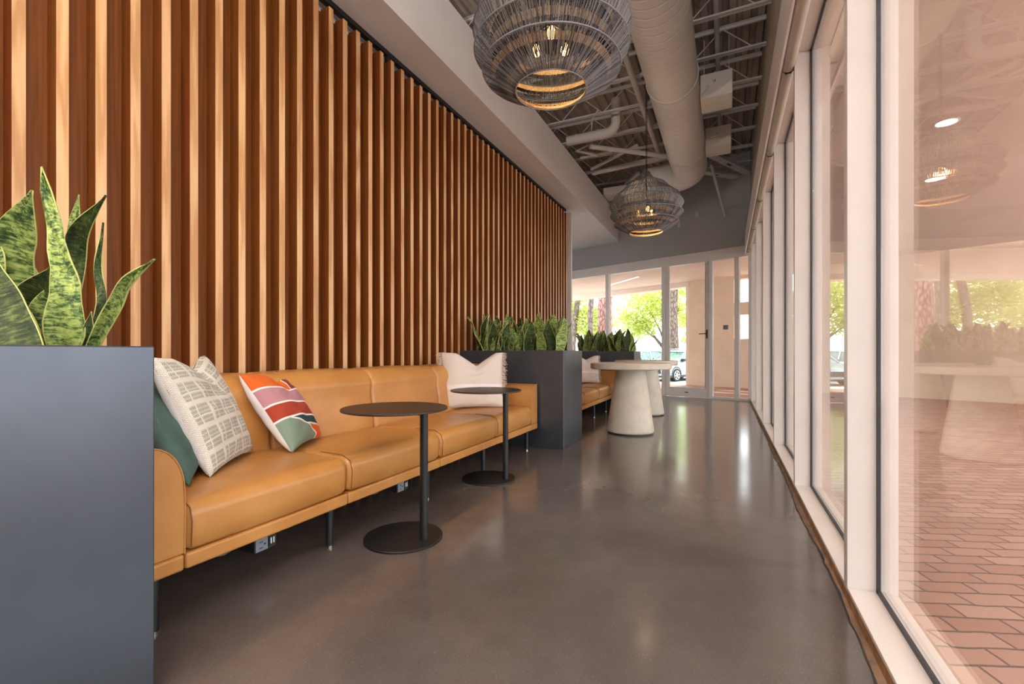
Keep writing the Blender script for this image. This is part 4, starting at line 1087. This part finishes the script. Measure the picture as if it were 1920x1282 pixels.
def car(label, loc, yaw, paint, suv=True):
    c = empty('parked_car', (0, 0, 0), label, 'car', 'parked cars')
    L, Wd = 4.6, .92
    # side profile (x forward = -2.3 front), z up
    low = [(-2.28, .30), (-2.32, .55), (-2.25, .82), (-1.35, 1.02), (-1.05, 1.06), (1.95, 1.10), (2.28, 1.02), (2.32, .60), (2.25, .30)]
    top = [(-1.10, 1.05), (-.30, 1.58), (.2, 1.66), (1.3, 1.64), (1.9, 1.50), (2.2, 1.08)]
    m = MB()
    def loft(pr, ws):
        n = len(pr); vs = []
        for yy, sc, zi in ws:
            for x, z in pr: vs.append((x * sc, yy, z - zi * (z > 1.0)))
        fs = []
        for i in range(len(ws) - 1):
            for k in range(n): fs.append((i * n + k, i * n + (k + 1) % n, (i + 1) * n + (k + 1) % n, (i + 1) * n + k))
        fs += [tuple(range(n))[::-1], tuple((len(ws) - 1) * n + k for k in range(n))]
        m.add(vs, fs)
    loft(low, [(-.92, .955, .05), (-.86, .985, .02), (-.6, 1, 0), (.6, 1, 0), (.86, .985, .02), (.92, .955, .05)])
    loft(top + [(2.2, 1.0), (-1.1, 1.0)], [(-.84, .97, 0), (-.66, 1, 0), (.66, 1, 0), (.84, .97, 0)]) if False else None
    b = m.build('body', paint, c, bevel=.04, seg=3, smooth=50)
    m = MB(); vs = []
    for sgn in (-1, 1):
        for x, z in [(-1.12, 1.04), (-.32, 1.56), (1.45, 1.60), (2.12, 1.08)]:
            vs.append((x, sgn * (.86 if z < 1.2 else .66), z))
    m.add(vs, [(0, 1, 5, 4), (1, 2, 6, 5), (2, 3, 7, 6), (0, 3, 2, 1), (4, 5, 6, 7), (0, 4, 7, 3)])
    m.build('windows', 'carglass', c, bevel=.03, seg=2, smooth=50)
    m = MB(); r_ = [(-.34, .70, 1.575), (1.48, .70, 1.615)]
    m.add([(-.36, -.68, 1.56), (1.5, -.68, 1.60), (1.5, .68, 1.60), (-.36, .68, 1.56), (-.1, -.56, 1.66), (1.3, -.56, 1.68), (1.3, .56, 1.68), (-.1, .56, 1.66)],
          [(0, 3, 2, 1), (4, 5, 6, 7), (0, 1, 5, 4), (1, 2, 6, 5), (2, 3, 7, 6), (3, 0, 4, 7)])
    for s_ in (-1, 1):
        for a, b2 in (((-1.14, .86, 1.04), (-.34, .67, 1.57)), ((.35, .87, 1.06), (.4, .68, 1.60)), ((1.4, .87, 1.08), (1.5, .68, 1.60)), ((2.14, .86, 1.08), (1.48, .67, 1.60))):
            m.bar((a[0], a[1] * s_, a[2]), (b2[0], b2[1] * s_, b2[2]), .06, .06)
        m.tube([(-.1, .55 * s_, 1.72), (1.3, .55 * s_, 1.73)], .02, 6)
    m.build('roof', paint, c, bevel=.015)
    for x in (-1.42, 1.42):
        for s_ in (-1, 1):
            yy = s_ * .84
            w = MB().tube([(x, yy - .11, .34), (x, yy + .11, .34)], .34, 28).build('wheel', 'tire', c, smooth=40)
            mm = MB(); yo = yy + s_ * .112
            mm.tube([(x, yo - .004, .34), (x, yo + .004, .34)], .075, 16)
            mm.tube([(x + .23 * math.cos(2 * PI * i / 28), yo, .34 + .23 * math.sin(2 * PI * i / 28)) for i in range(28)], .018, 6, closed=True)
            for k in range(6):
                a = 2 * PI * k / 6 + .2; mm.bar((x + .05 * math.cos(a), yo, .34 + .05 * math.sin(a)), (x + .235 * math.cos(a), yo, .34 + .235 * math.sin(a)), .02, .055)
            mm.build('rim', 'alloy', w)
            ar = MB(); ar.tube([(x + .40 * math.cos(a), s_ * .905, .36 + .40 * math.sin(a)) for a in [PI * i / 14 for i in range(15)]], .035, 6); ar.build('wheel_arch', 'plastic', c)
    m = MB(); m.box(-2.335, -2.28, -.6, .6, .42, .66); m.build('grille', 'plastic', c)
    for s_ in (-1, 1):
        MB().obox((-2.24, s_ * .70, .78), (1, 0, 0), (0, 1, 0), (0, 0, 1), -.06, .1, -.16, .16, -.06, .06).build('headlight', 'carglass', c, bevel=.02)
        MB().box(-.92, -.72, s_ * .92 - .1, s_ * .92 + .1, 1.06, 1.2).build('wing_mirror', 'plastic', c, bevel=.03)
    MB().box(-2.2, 2.2, -.93, .93, .22, .34).build('sill', 'plastic', c)
    c.location = loc; c.rotation_euler = (0, 0, yaw); return c
car('blue-grey parked car seen through the glass door, front wheel towards us', (-2.46, 27.03, -.5), math.radians(60), 'silver')
car('white parked car farther left behind the round tables', (-5.05, 28.9, -.5), math.radians(58), 'whitecar')
